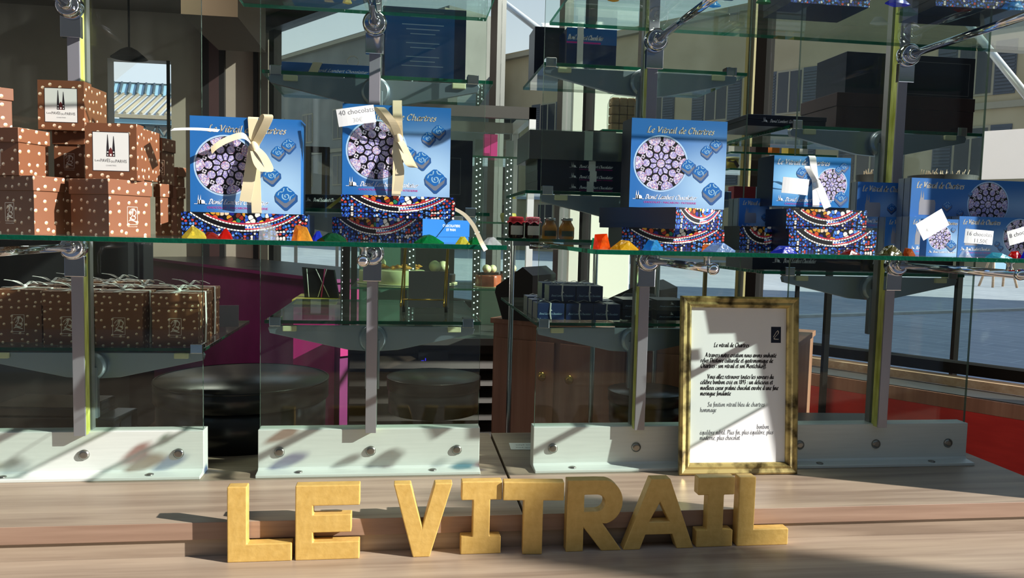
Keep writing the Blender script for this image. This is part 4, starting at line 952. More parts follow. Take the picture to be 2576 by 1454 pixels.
# ribboned brown boxes on the lower shelf
RBG = 'ribboned brown boxes on the lower glass shelf'
def ribboned(x, y, z, lab, seed, w=.112, h=.128, src=None, rz=0):
    if src: return dup(src, (x, y, z), rz, lab)
    t = brownbox(x, y, z, w, .105, h, .035, rz, lab, RBG, ('f',), 'ribboned_box')
    m = MB()
    for pts, wv in (([(-w*.55, -.0012, .002), (-w*.55, -.0022, h*.5), (-w*.55, -.002, h+.001), (-w*.55, .107, h+.001), (-w*.55, .107, .002)], (.006, 0, 0)),
                    ([(.0012, .05, .002), (.0032, .05, h*.5), (.0016, .05, h+.0016), (-w-.0016, .05, h+.0016), (-w-.0016, .05, .002)], (0, .006, 0))):
        if pts[0][0] < 0: pts = pts[2:]
        m.strip(pts, wv, 'cord')
    m.build('ribbon', t)
    m = MB(); c = Vector((-w*.55, .05, h+.004))
    for a, l in ((.3, .05), (3.3, .046), (1.3, .052), (4.2, .04)):
        d = Vector((math.cos(a), math.sin(a)*.6, 0)); 
        m.strip(cat([tuple(c), tuple(c+d*l*.5+Vector((0, 0, .012))), tuple(c+d*l+Vector((0, 0, .016 if a > 2 else .004)))], 4), Vector((-d.y, d.x, 0)).normalized()*.0042, 'cord')
    m.lathe([(.0005, -.006), (.006, 0), (.0005, .006)], 'cord', 10, c)
    m.build('bow', t); return t
z = .288; src = None
for i, (u, y, lab) in enumerate([(106, 2.03, 'ribboned brown box at the left end of the lower shelf, front row'), (232, 2.0, 'ribboned brown box partly behind the upright post, front row'),
        (360, 1.985, 'ribboned brown box right of the post, second from right in the front row'), (500, 1.98, 'ribboned brown box at the right end of the front row'),
        (178, 2.18, 'ribboned brown box in the second row behind the left end box'), (312, 2.17, 'ribboned brown box in the second row behind the post'), (416, 2.15, 'ribboned brown box in the second row, right of the post'), (524, 2.14, 'ribboned brown box in the second row at the right end'),
        (236, 2.33, 'ribboned brown box in the rearmost row, left one'), (340, 2.33, 'ribboned brown box in the rearmost row, right one')]):
    o = ribboned(wx(u, 800, y), y, z, lab, i, src=src, rz=R([-2, 1, 0, -3, 2, -2, 3, -4, 5, -3][i])); src = src or o
m = MB(); m.box((0, 0, 0), (.07, .002, .062), 'grey_card'); solo('card_holder', m, 'small grey card standing at the right end of the ribboned boxes shelf', 'card', (wx(536, 800, 2.36), 2.36, z), R(8))
# ------------------------------------------------------------------ boxes on the upper shelves
def plainbox(name, uL, uR, vB, vT, y, z0, D, mat, lab, group=None, rz=0, cat_='box', mats={}, extra=None, lid=0, W=None):
    v = (vB+vT)/2; a = wx(uL, v, y); W = W or wx(uR, v, y)-a; H = wz((uL+uR)/2, vT, y)-z0
    t = thing(name, lab, cat_, (a, y, z0), rz, group); m = MB()
    if lid:
        m.box((.0015, .0015, 0), (W-.0015, D-.0015, H*(1-lid)), mat, mats)
    else: m.box((0, 0, 0), (W, D, H), mat, mats)
    if extra: extra(m, W, H)
    m.build('box_body', t, .0012)
    if lid: q = MB(); q.box((0, 0, H*(1-lid)), (W, D, H), mat, mats); q.build('box_lid', t, .0015)
    return t, W, H
lay0 = lambda k: (lambda u, v: (u, -.00006*k, v))
def brandline(fx0=.4, fz=.3, fw=.5, ch=True, mag=True):
    def f(m, W, H):
        if ch: church(m, lay0(2), W*(fx0-.1), H*fz, W*.08, 'white_ink')
        script(m, 'David Lambert Chocolatier', lay0(2), W*fx0, H*fz, min(H*.16, W*.03), 'white_ink', width=W*fw, nib=.3, slant=.3)
        if mag: put_text(m, 'CHOCOLAT • MACARON • PATISSERIE', lay0(2), W*fx0, H*fz-min(H*.2, W*.035), min(H*.14, W*.03), 'magenta', width=W*fw)
    return f
def ribband(t, W, H, fx, mat, hw=.008, D=.1, slant=0):
    m = MB(); m.strip([(W*fx+slant, D*.8, H+.0006), (W*fx, -.0012, H+.0012), (W*fx-slant, -.0012, .001)], (hw, 0, 0), mat); m.build('ribbon', t)
# behind panel two, upper shelf
t, W, H = plainbox('chocolate_box', 708, 934, 185, 160, 1.975, .948, .22, 'blue', 'flat blue box with a cream ribbon lying on the top centre shelf', 'boxes on the high rear shelves', extra=brandline(.36, .25, .6, False, False))
ribband(t, W, H, .40, 'ribbon', .011, .2, .012)
m = MB(); m.strip([( .165+.014*math.cos(a*.7), .03, H+.014+.013*math.sin(a*.7)) for a in range(10)], (0, .006, 0), 'ribbon'); m.build('bow', t)
def bigtxt(m, W, H):
    m.face([lay0(1)(W*.03, H*.12), lay0(1)(W*.86, H*.12), lay0(1)(W*.86, H*.9), lay0(1)(W*.03, H*.9)], 'blue')
    for i in range(10):
        if i in (3, 6): continue
        w = .5-.1*(i % 3); m.face([lay0(2)(W*(.48-w/2), H*(.78-i*.058)), lay0(2)(W*(.48+w/2), H*(.78-i*.058)), lay0(2)(W*(.48+w/2), H*(.79-i*.058)), lay0(2)(W*(.48-w/2), H*(.79-i*.058))], 'halo')
t, W, H = plainbox('chocolate_box', 962, 1172, 200, 20, 2.08, .948, .05, 'navy', 'tall dark blue box standing upright on the top centre shelf', 'boxes on the high rear shelves', extra=bigtxt)
shelf(-.335, .21, 1.96, 2.3, .628, 'glass shelf half hidden behind the 40 chocolats box')
t, W, H = plainbox('chocolate_box', 694, 880, 533, 489, 2.0, .628, .16, 'black_card', 'dark flat box with an olive ribbon, seen between the two large left blue boxes', 'boxes on the high rear shelves', extra=brandline(.5, .5, .4, True, False))
m = MB(); m.strip([(W*.93, -.0012, H), (W*.70, -.0012, .001)], (.006, 0, 0), 'mustard'); m.build('ribbon', t)
t, W, H = plainbox('chocolate_box', 1090, 1188, 529, 352, 2.06, .628, .05, 'navy_dark', 'tall dark box with a printed outline, showing right of the 40 chocolats box', 'boxes on the high rear shelves')
q = MB(); fz = lambda u, v: (u, -.0002, v)
for a, b, c, d in [(.05, .25, .7, .255), (.05, .75, .7, .755), (.69, .25, .7, .755)]: q.face([fz(W*a, H*b), fz(W*c, H*b), fz(W*c, H*d), fz(W*a, H*d)], 'ink_grey')
q.build('printed_outline', t)
# behind panel three
t, W, H = plainbox('chocolate_box', 1425, 1551, 160, 72, 2.02, 1.0, .1, 'navy', 'blue box with a white ribbon on the high shelf behind the third panel', 'boxes on the high rear shelves')
q = MB(); lid = lay0(1); q.face([lid(0, H*.62), lid(W, H*.62), lid(W, H), lid(0, H)], 'blue'); f = lambda u, v: (u, -.0002, v)
script(q, 'David Lambert Chocolatier', f, W*.02, H*.72, H*.07, 'white_ink', width=W*.7, nib=.3, slant=.3); q.face([f(0, H*.63), f(W*.68, H*.63), f(W*.68, H*.67), f(0, H*.67)], 'magenta'); q.build('printed_lid', t)
ribband(t, W, H, .27, 'ribbon_w', .008)
plainbox('chocolate_box', 1345, 1420, 160, 68, 2.12, 1.0, .1, 'navy_dark', 'dark box on the high shelf at the left edge of the third panel', 'boxes on the high rear shelves')
FL = 'dark boxes stacked on the middle rear shelf'
for i, (vB, vT, fx, dx) in enumerate([(481, 450, .53, 0), (450, 427, .56, .004), (427, 401, .55, .002)]):
    z0 = .688+i*.0265
    t, W, H = plainbox('chocolate_box', 1352, 1600, vB, vT, 2.0, z0, .2, 'navy_dark', 'flat dark chocolate box, %s of three stacked on the middle rear shelf' % ('lowest', 'middle one', 'highest')[i], FL, extra=brandline(.42, .35, .34))
    t.scale.z = .0265/H; ribband(t, W, H, fx, 'cord', .009, .15)
t, W, H = plainbox('chocolate_box', 1332, 1600, 401, 331, 1.99, .7675, .22, 'navy_dark', 'large dark cellophane wrapped box with a white ribbon on top of the three flat boxes', FL)
q = MB(); q.box((-.003, -.004, 0), (W+.003, -.002, H+.002), 'cello'); q.build('cellophane_wrap', t); ribband(t, W, H, .55, 'cord', .011)
m = MB(); m.box((0, 0, 0), (.075, .06, .011), 'choc_card'); solo('card_stack', m, 'small brown cards lying on the large dark wrapped box', 'cards', (wx(1480, 325, 2.05), 2.05, .7675+H+.001), 0)
# behind panel three, lower shelf: small ribboned navy boxes
SB = 'small ribboned blue boxes on the lower rear shelf'
def smallbox(uL, y, z0, lab, mat='navy', W=.0725, H=.0425, D=.07, rib=True, src=None):
    x = wx(uL, 780, y)
    if src: return dup(src, (x, y, z0), 0, lab)
    t = thing('small_box', lab, 'chocolate box', (x, y, z0), 0, SB); m = MB(); m.box((0, 0, 0), (W, D, H), mat, {'l': 'grey_side'} if mat == 'navy' else {})
    church(m, lay0(1), W*.43, H*.55, W*.14, 'white_ink'); script(m, 'David Lambert Chocolatier', lay0(1), W*.08, H*.32, H*.07, 'halo', width=W*.84, nib=.3, slant=.3)
    m.build('box_body', t, .0008)
    if rib:
        q = MB(); q.strip([(W*.5, D, H+.0006), (W*.5, -.0008, H+.0012), (W*.48, -.0018, H*.4), (W*.52, -.001, .001)], (.0018, 0, 0), 'cord')
        q.strip([(W*.5, D*.5, H+.001), (W*.3, D*.5, H+.006), (W*.15, D*.4, H+.004)], (0, .002, 0), 'cord'); q.strip([(W*.5, D*.5, H+.001), (W*.75, D*.5, H+.007), (W*.95, D*.6, H+.003)], (0, .002, 0), 'cord'); q.build('ribbon', t)
    return t
z0 = .355; sA = None
FIRST = ['left', 'middle', 'right']
for i, u in enumerate((1351, 1424, 1493)):
    o = smallbox(u, 2.03, z0, 'small ribboned blue box, %s one of the front row on the lower rear shelf' % FIRST[i], src=sA); sA = sA or o
for i, u in enumerate((1338, 1410, 1480)): smallbox(u, 2.13, z0, 'small ribboned blue box, %s one of the second row, mostly hidden' % FIRST[i], src=sA)
for i, u in enumerate((1326, 1396)): smallbox(u, 2.24, z0, 'small ribboned blue box at the back of the lower rear shelf, %s one' % ('left', 'right')[i], src=sA)
for i, u in enumerate((1380, 1449)): smallbox(u, 2.07, z0+.0445, 'small ribboned blue box in the upper layer, front %s one' % ('left', 'right')[i], src=sA)
for i, u in enumerate((1362, 1430)): smallbox(u, 2.17, z0+.0445, 'small ribboned blue box in the upper layer, rear %s one' % ('left', 'right')[i], src=sA)
dk = None
for j, zz in enumerate((z0, z0+.028)):
    for i, u in enumerate((1566, 1653)):
        x = wx(u, 780, 2.04)
        o = smallbox(u, 2.04, zz, 'flat dark box, %s %s one, left of the picture frame' % (('lower', 'upper')[j], ('left', 'right')[i]), 'navy_dark', .082, .0265, .1, False, src=dk); dk = dk or o; o['group'] = 'flat dark boxes beside the picture frame'
m = MB(); m.prism([(0, 0), (.105, 0), (.105, .05), (.095, .06), (.012, .06), (0, .05)], 0, .002, 'grey_card'); solo('card_holder', m, 'grey card with cut corners standing behind the flat dark boxes', 'card', (wx(1562, 760, 2.18), 2.18, z0), 0)
# behind panel four
t, W, H = plainbox('chocolate_box', 1880, 2080, 314, 291, 2.0, .876, .2, 'navy_dark', 'flat dark blue box at the left end of the high shelf on the right', 'boxes on the high rear shelves', extra=brandline(.28, .35, .4, True, False), lid=.4)
t, W, H = plainbox('gift_case', 2104, 2452, 322, 240, 2.03, .876, .2, 'maroon', 'large maroon box lying on the high shelf on the right, lower of two', 'large maroon boxes on the high right shelf', lid=.35)
def thinline(m, W, H):
    for a, b, c, d in [(.42, .1, .96, .11), (.42, .85, .96, .86), (.42, .1, .423, .86), (.957, .1, .96, .86)]: m.face([lay0(1)(W*a, H*b), lay0(1)(W*c, H*b), lay0(1)(W*c, H*d), lay0(1)(W*a, H*d)], 'ink_grey')
hm = H
plainbox('gift_case', 2128, 2452, 240, 138, 2.07, .876+hm+.001, .16, 'navy_dark', 'large dark box standing on the lower maroon box on the right', 'large maroon boxes on the high right shelf', extra=thinline)
plainbox('chocolate_box', 1893, 2165, 686, 640, 2.03, .497, .18, 'navy_dark', 'dark flat box on the shelf just below the long front shelf, left one', 'dark boxes under the long right shelf', extra=brandline(.28, .45, .3, True, False))
plainbox('chocolate_box', 2172, 2398, 688, 642, 2.03, .497, .18, 'black_card', 'dark flat box on the shelf just below the long front shelf, right one', 'dark boxes under the long right shelf', extra=brandline(.1, .45, .3, False, False))
# on the upper front shelf
sbT = thing('stained_glass_box', 'stained glass printed box at the top edge above the right post, seen from below', 'chocolate box', (wx(1988, 10, 1.60), 1.60, ZT), 0, 'dark boxes printed with stained glass')
sboxmesh(wx(2190, 10, 1.6)-wx(1988, 10, 1.6), .13, .06, sbT)
sbT = thing('stained_glass_box', 'stained glass printed box at the top right corner, seen from below', 'chocolate box', (wx(2352, 30, 1.56), 1.56, ZT), R(-3), 'dark boxes printed with stained glass')
sboxmesh(.21, .14, .075, sbT)
t, W, H = bluebox(1582, 1880, 20, -160, 1.55, .07, 'big', 'large blue chocolate box on the upper front shelf, only its bottom edge in view', ZT, BIG)
plainbox('chocolate_box', 716, 925, 30, -50, 1.62, ZT, .12, 'blue', 'blue box at the top edge above the 40 chocolats tag, seen from below', 'boxes on the upper front shelves', cat_='chocolate box')
# ------------------------------------------------------------------ things on the platform behind the panels
def hatbox(u, v, y, r, h, lab, z0=0, mat='black', sy=1):
    c = zat(u, v, z0) if y is None else Vector((wx(u, v, y), y, z0))
    t = thing('hat_box', lab, 'round box', (c.x, c.y, z0), 0, 'round black boxes behind the glass'); m = MB()
    m.lathe([(r*.96, 0), (r*.97, h*.7)], mat, 48, sy=sy); m.build('box_body', t)
    m = MB(); m.lathe([(r*.985, h*.66), (r, h*.665), (r, h*.98), (r*.985, h), (r*.0, h)], mat, 48, sy=sy, cap=False); m.lathe([(r*.99, h*.955), (r*1.006, h*.97), (r*1.006, h), (r*.985, h*1.006)], mat, 48, cap=False, sy=sy); m.build('box_lid', t); return t
hatbox(612, 1090, 2.26, .232, .16, 'big round black box between the two left glass panels')
hatbox(1090, 1040, 2.62, .155, .115, 'round black box seen through the second panel, right of its post', -.02, 'black')
hatbox(1625, 1040, 2.36, .12, .10, 'round dark box with a pale rim behind the third panel, left of the picture frame')
m = MB(); m.box((0, 0, 0), (.33, .14, .065), 'black'); 
t = thing('black_case', 'black stitched case lying behind the rightmost panel, right of the picture frame', 'case', (wx(1968, 1030, 2.06), 2.06, 0), R(-4)); m.build('case_body', t, .004)
q = MB()
for i in range(30): q.box((.01+i*.0105, -.0006, .058), (.016+i*.0105, -.0002, .0588), 'cord')
q.build('stitching', t)
LC = 'black leather boxes behind the leftmost panel'
for i, (x, y, z, w, d, h, rz, lab) in enumerate([(-1.0, 2.02, 0, .235, .16, .075, 4, 'black leather box at the bottom of the pile behind the leftmost panel'), (-.99, 2.04, .0755, .235, .15, .055, -6, 'black leather box with a slanted lid on top of the pile behind the leftmost panel'),
        (-.752, 2.04, 0, .055, .12, .10, -8, 'small black leather box at the right of the pile behind the leftmost post')]):
    t = thing('leather_box', lab, 'box', (x, y, z), R(rz), LC); m = MB(); m.box((.002, .002, 0), (w-.002, d-.002, h*.55), 'black'); m.build('box_body', t, .003)
    m = MB(); m.box((0, 0, h*.56), (w, d, h), 'black'); m.build('box_lid', t, .004)
# gold wire easel with a grey card on the second panel's lower shelf
y = 2.2; t = thing('wire_easel', 'gold wire easel with black tips standing on the empty glass shelf', 'easel', (wx(1060, 770, y), y, .355))
a, b = wx(1012, 770, y)-wx(1060, 770, y), wx(1118, 770, y)-wx(1060, 770, y)
for x in (a, b):
    m = MB(); m.tube([(x+.014, .0, .32), (x+.006, -.01, .14), (x+.004, -.012, .012)], .0024, 'gold_wire', 8); m.tube([(x+.014, .0, .32), (x, -.02, .1), (x-.004, -.045, .022), (x-.004, -.06, .02), (x-.004, -.06, .03)], .0024, 'gold_wire', 8); l = m.build('leg', t)
    m = MB(); m.tube([(x+.004, -.012, .016), (x+.004, -.0125, .0)], .0042, 'black_matt', 8); m.build('tip', l)
m = MB(); m.tube([(a, -.03, .036), (b, -.03, .036)], .002, 'gold_wire', 8); m.build('cross_bar', t)
m = MB(); m.prism([(0, 0), (.118, 0), (.118, .098), (.108, .106), (0, .106)], 0, .002, 'grey_card'); solo('card_holder', m, 'grey card with a cut corner behind the gold wire easel', 'card', (wx(1027, 780, 2.3), 2.3, .356), 0)
# ------------------------------------------------------------------ glazed rear wall of the shop (runs diagonally), seen across the shop
W0 = Vector((2.2, 2.48, 0)); WD = Vector((-.5822, .8130, 0)); WN = Vector((.8130, .5822, 0)); WANG = math.atan2(WD.y, WD.x)
def wp(t, n, z): return tuple(W0+WD*t+WN*n+Vector((0, 0, z)))
def wt(u, v=700, n=0):       # run along the wall (offset n) seen at pixel column u
    d = ray(u, v); o = W0+WN*n
    return (o.y*d.x-o.x*d.y)/(WD.x*d.y-WD.y*d.x)
def wbox(m, t0, t1, n0, n1, z0, z1, mat, mats={}):
    p = [wp(t0, n0, 0), wp(t1, n0, 0), wp(t1, n1, 0), wp(t0, n1, 0)]; q = lambda i, z: (p[i][0], p[i][1], z); g = lambda k: mats.get(k, mat)
    L_ = abs(t1-t0)
    def uvq(a, b): return [(0, 0), (a, 0), (a, b), (0, b)]
    m.face([q(1, z0), q(0, z0), q(0, z1), q(1, z1)], g('f'), uvq(L_, z1-z0)); m.face([q(3, z0), q(2, z0), q(2, z1), q(3, z1)], g('b'))
    m.face([q(0, z0), q(3, z0), q(3, z1), q(0, z1)], g('r')); m.face([q(2, z0), q(1, z0), q(1, z1), q(2, z1)], g('l'))
    m.face([q(0, z1), q(3, z1), q(2, z1), q(1, z1)], g('t')); m.face([q(0, z0), q(1, z0), q(2, z0), q(3, z0)], g('u'))
ZF, ZC, ZS = -.8, 2.35, .135
TA, TB = -.42, 5.85
m = MB(); wbox(m, TA-2.2, TB, -.03, .05, ZS-.04, ZS, 'mull_dark', {'b': 'mull_dark'}); struct('trim_1', m, 'black bottom rail of the diagonal rear window')
m = MB(); wbox(m, TA-2.2, TB, -.10, -.031, ZS-.075, ZS-.045, 'oak'); wbox(m, TA-2.2, TB, -.26, -.101, ZS-.095, ZS-.075, 'mull', {'f': 'mull', 't': 'mull'}); struct('trim_2', m, 'pale wood and grey ledge under the diagonal rear window')
m = MB(); wbox(m, TA-2.2, 2.6, -.27, -.262, ZS-.125, ZS-.078, 'cherry'); wbox(m, TA-2.2, 2.6, -.27, -.2, ZF, ZS-.126, 'red_panel'); struct('wall_right', m, 'red painted panel below the diagonal rear window')
m = MB(); wbox(m, 2.6, TB, -.1, .0, ZF, ZS-.045, 'dark_wall'); struct('wall_parapet', m)
m = MB(); wbox(m, TA-1.1, TA, -.06, .06, ZF, ZC, 'dark_wall'); struct('wall_sun_block', m)  # unseen solid stretch added to keep the sun out of the interior
mul = [('mull', 2.0, None, .045), (None, 0, 0, 0)]
cols = [(1897, 'mull_dark', .05), (1238, 'mull', .06), (1862, 'olive_mull', .014), (1600, 'mull', .03), (1466, 'mull_dark', .022), (690, 'mull_dark', .09), (640, 'mull_dark', .06), (1405, 'mull', .04)]
ts = []
for i, (u, mt, w) in enumerate(cols):
    t = wt(u); ts.append(t); m = MB(); wbox(m, t-w/2, t+w/2, -.03, .04, ZS, ZC, mt); struct('trim_%d' % (i+3), m)
edges = sorted([TA]+[t for t in ts if t < TB]+[TB]); k = 0
for a, b in zip(edges[:-1], edges[1:]):
    if b-a < .12: continue
    k += 1; m = MB(); wbox(m, a+.03, b-.03, .0, .008, ZS, ZC, 'pane'); struct('window_%d' % k, m)
m = MB(); wbox(m, TA, TB, -.06, .06, ZC-.12, ZC, 'mull'); struct('trim_20', m)
# back wall with an opening to the market hall
YBK = 7.2; xr = wp(TB, 0, 0)[0]
oa, ob = wx(272, 300, YBK), wx(431, 300, YBK); oz0, oz1 = wz(350, 405, YBK), wz(350, 150, YBK)
m = MB(); Y0, Y1 = YBK, YBK+.15
m.box((-7, Y0, ZF), (oa, Y1, ZC), 'dark_wall'); m.box((ob, Y0, ZF), (xr+.05, Y1, ZC), 'dark_wall'); m.box((oa, Y0, ZF), (ob, Y1, oz0), 'dark_wall'); m.box((oa, Y0, oz1), (ob, Y1, ZC), 'dark_wall'); struct('wall_back', m)
m = MB(); x = wx(425, 300, YBK); m.box((x-.012, Y0-.02, oz0), (x+.012, Y0, oz1), 'mull_dark'); struct('trim_21', m, 'black bar at the right of the bright opening')
for i, (u0, u1, mt) in enumerate([(510, 530, 'black_matt'), (530, 555, 'mull_wood'), (555, 568, 'black_matt'), (640, 650, 'black_matt')]):
    m = MB(); m.box((wx(u0, 300, YBK), YBK-.06, ZF), (wx(u1, 300, YBK), YBK, ZC), mt); struct('trim_%d' % (22+i), m)
m = MB(); m.box((-7.15, .9, ZF), (-7, YBK+.15, ZC), 'dark_wall'); struct('wall_left', m)
pl = [(-7.1, .95), (2.9, .95), wp(TA-1.1, .06, 0)[:2], wp(TB, .06, 0)[:2], (-7.1, YBK+.15)]
def slab(m, z0, z1, mat): m.face([(x, y, z0) for x, y in reversed(pl)], mat); m.face([(x, y, z1) for x, y in pl], mat); [m.face([(pl[i][0], pl[i][1], z0), (pl[(i+1) % 5][0], pl[(i+1) % 5][1], z0), (pl[(i+1) % 5][0], pl[(i+1) % 5][1], z1), (pl[i][0], pl[i][1], z1)], mat) for i in range(5)]
m = MB(); slab(m, ZC, ZC+.2, 'ceil'); struct('ceiling', m)
m = MB(); slab(m, ZF-.1, ZF, 'floor'); struct('floor', m)
m = MB(); a, b = at(455, 35, 5.2), at(650, 2, 5.9); m.box((a.x, 5.2, a.z), (b.x, 6.2, ZC), 'beam'); struct('trim_30', m, 'boxed beam hanging from the ceiling')
m = MB(); m.box((-7.15, 1.0, 2.15), (2.6, 1.2, 6), 'white_wall'); struct('wall_front', m, 'unseen wall added above the shop window to cut sky light')  # unseen wall, added to keep sky light off the display
# shop front pier that shades the right end of the window, right of the view
m = MB(); m.box((1.73, 1.475, -.6), (1.80, 1.89, 2.3), 'mull'); struct('trim_31', m, 'upright pier of the shop front at the right')
# ------------------------------------------------------------------ wooden cabinet with brass knobs
zt = .25
A = zat(1238, 799, zt); B = zat(2000, 864, zt); A.z = B.z = 0; e = (B-A); Lc = e.length; ca = math.atan2(e.y, e.x)
cb = thing('cabinet', 'cherry wood cabinet with brass knobs standing diagonally behind the third panel', 'cabinet', (A.x, A.y, ZF), ca)
H = zt-ZF; m = MB(); m.box((0, .012, 0), (Lc, .42, H-.02), 'cherry'); m.build('carcass', cb, .002)
m = MB(); m.box((-.006, -.004, H-.02), (Lc+.006, .43, H), 'cherry'); m.build('top', cb, .002)
wd = Lc/4
for i in range(4):
    m = MB(); m.box((i*wd+.012, 0, .06), ((i+1)*wd-.012, .011, H-.075), 'cherry'); d = m.build('door', cb, .0015)
    kx = (i+1)*wd-.05 if i % 2 == 0 else i*wd+.22*wd
    m = MB(); m.lathe([(.006, 0), (.006, .008), (.016, .014), (.018, .02), (.012, .025), (.001, .026)], 'gold_wire', 18, (kx, 0, H-.2), 'y'); m.build('knob', d)
def tent(u0, u1, v, y, lab, hgt=.16):
    a = zat(u0, v, zt); o = MB(); w = (u1-u0)/FPX*a.y
    o.prism([(0, 0), (w, 0), (w*1.0, hgt*.85), (w*.65, hgt), (-.03, hgt*.62), (-.035, hgt*.5)], 0, .2, 'black_matt'); solo('display_box', o, lab, 'display box', (a.x, a.y-.02, zt+.001), ca)
tent(1262, 1345, 802, 3, 'black folded card display box on the left end of the wooden cabinet', .2)
tent(1545, 1660, 826, 3, 'black folded card display box on the middle of the wooden cabinet', .17)
m = MB(); m.box((Lc-.03, -.002, .02), (Lc+.001, .012, H-.021), 'oak'); m.build('corner_strip', cb)
# ------------------------------------------------------------------ refrigerated cake case
YC = 3.35; cx0, cx1 = wx(862, 700, YC), wx(1338, 700, YC); CD = .55; zb, ztop = .12, wz(1338, 270, YC)
cc = thing('cake_case', 'refrigerated glass cake case with rows of small lights and a louvred base', 'display case', (cx0, YC, ZF)); w = cx1-cx0; b0 = zb-ZF; b1 = ztop-ZF
m = MB(); m.box((.02, .06, 0), (w-.02, CD, b0-.03), 'dark_wood'); m.build('base', cc)
for i in range(6):
    m = MB(); z = b0-.08-i*.075; m.prism_x([(.0, z-.05), (.012, z-.052), (.06, z), (.05, z+.004)], .03, w*.82, 'dark_wood'); m.build('louvre', cc)
m = MB(); m.box((w*.40, .03, b0-.33), (w*.56, .055, b0-.06), 'black_card'); cp = m.build('control_panel', cc)
m = MB(); m.box((w*.415, .027, b0-.105), (w*.43, .0299, b0-.099), 'blue_led'); m.box((w*.436, .027, b0-.115), (w*.44, .0299, b0-.09), 'blue_led'); m.build('digits', cp)
m = MB(); m.box((0, 0, b0-.03), (w, CD, b0), 'mull'); m.build('plinth', cc)
for x, mt in ((0, 'mull_dark'), (w-.028, 'mull_white')):
    for yy in (0, CD-.03): q = MB(); q.box((x, yy, b0), (x+.028, yy+.03, b1), mt); q.build('post', cc)
m = MB(); m.box((0, 0, b1-.05), (w, .03, b1), 'mull'); m.box((0, CD-.03, b1-.05), (w, CD, b1), 'mull'); m.box((w-.03, 0, b1-.05), (w, CD, b1), 'mull_white'); m.build('top_frame', cc)
m = MB(); m.box((.03, .012, b0), (w-.03, .016, b1-.05), 'case_glass'); m.build('front_glass', cc)
for zz in (.33, .62, .90):
    m = MB(); m.box((.03, .05, zz-ZF-.008), (w-.03, CD-.04, zz-ZF), 'case_glass', {'f': 'edge'}); m.build('case_shelf', cc)
m = MB(); m.box((.04, CD-.05, b0), (w*.30, CD-.04, b1-.1), 'teal_panel'); m.box((w*.78, CD-.05, b0), (w-.04, CD-.04, b0+.2), 'mint'); m.build('back_panel', cc)
m = MB(); m.box((w*.30, CD-.052, b0), (w*.62, CD-.04, b1-.3), 'mull_dark'); m.build('dark_panel', cc)
for j, u in enumerate((868, 1036, 1200, 1277)):
    x = wx(u, 600, YC+.2)-cx0; m = MB(); m.box((x-.018, .2, b0), (x+.018, .206, b1-.12), 'steel'); s_ = m.build('light_strip', cc); q = MB(); n = 26
    for i in range(n):
        zc = b0+.05+i*(b1-b0-.25)/n
        for dx in (-.008, .008):
            pts = [(x+dx+.0035*math.cos(a*1.047), .1992, zc+(.008 if dx > 0 else 0)+.0035*math.sin(a*1.047)) for a in range(6)]; q.face(pts, 'led')
    q.build('lights', s_)
def cake(u, v, y, r, h, mat, lab, top, z0=None):
    c = zat(u, v, .331); c = Vector((wx(u, v, y), y, .331 if z0 is None else z0)); t = thing('cake', lab, 'cake', c, 0, 'cakes in the glass case')
    m = MB(); m.lathe([(r*1.12, 0), (r*1.12, .004), (.001, .004)], 'cream', 30); m.build('cake_board', t)
    m = MB(); m.lathe([(r*.98, .004), (r, .008), (r, h), (r*.96, h+.004), (.001, h+.004)], mat, 36); m.build('sponge', t); m = MB(); rr = random.Random(int(u))
    if top == 'peach':
        for i in range(22):
            a = rr.random()*6.28; q = r*.8*rr.random()**.5; m.lathe([(.001, -.006), (.014, 0), (.001, .009)], 'peach', 7, (q*math.cos(a), q*math.sin(a), h+.01+.012*rr.random()), 'z', True, 1.3, .7)
    else:
        for i in range(3): a = i*2.1; m.lathe([(.0005, -.003), (r*.32, 0), (.0005, .003)], 'cream', 16, (r*.3*math.cos(a), r*.3*math.sin(a)-.01, h+.02+r*.2), 'y', True)
        for i in range(4): a = i*1.5+.4; m.box((r*.5*math.cos(a)-.02, r*.4*math.sin(a)-.006, h+.004), (r*.5*math.cos(a)+.02, r*.4*math.sin(a)+.006, h+.016), 'darkchoc')
    m.build('topping', t)
cake(1010, 700, 3.6, .105, .06, 'cream_cake', 'cream cake topped with peach slices in the glass case', 'peach'); cake(945, 700, 3.66, .075, .055, 'cream_cake', 'small cream cake left of the peach cake, behind the post', 'choc')
cake(1100, 690, 3.72, .085, .04, 'darkchoc', 'dark chocolate cake with white chocolate discs right of the peach cake', 'choc'); cake(1228, 715, 3.5, .058, .05, 'caramel', 'caramel glazed cake with a white chocolate disc in the right of the case', 'choc')
cake(1281, 712, 3.62, .05, .05, 'caramel', 'caramel glazed cake at the right end of the case, beside its twin', 'choc')
m = MB(); m.box((0, 0, 0), (.03, .05, .115), 'fuchsia_hi'); m.box((.032, 0, 0), (.062, .05, .115), 'fuchsia_hi'); solo('gift_pack', m, 'bright pink gift pack on the upper shelf of the cake case', 'gift pack', (wx(1217, 370, 3.6), 3.6, .901))
m = MB(); m.lathe([(.03, 0), (.038, .03), (.034, .042), (.001, .042)], 'mustard', 24); solo('bowl', m, 'mustard yellow bowl on the middle shelf of the cake case', 'bowl', (wx(1279, 520, 3.6), 3.6, .621))
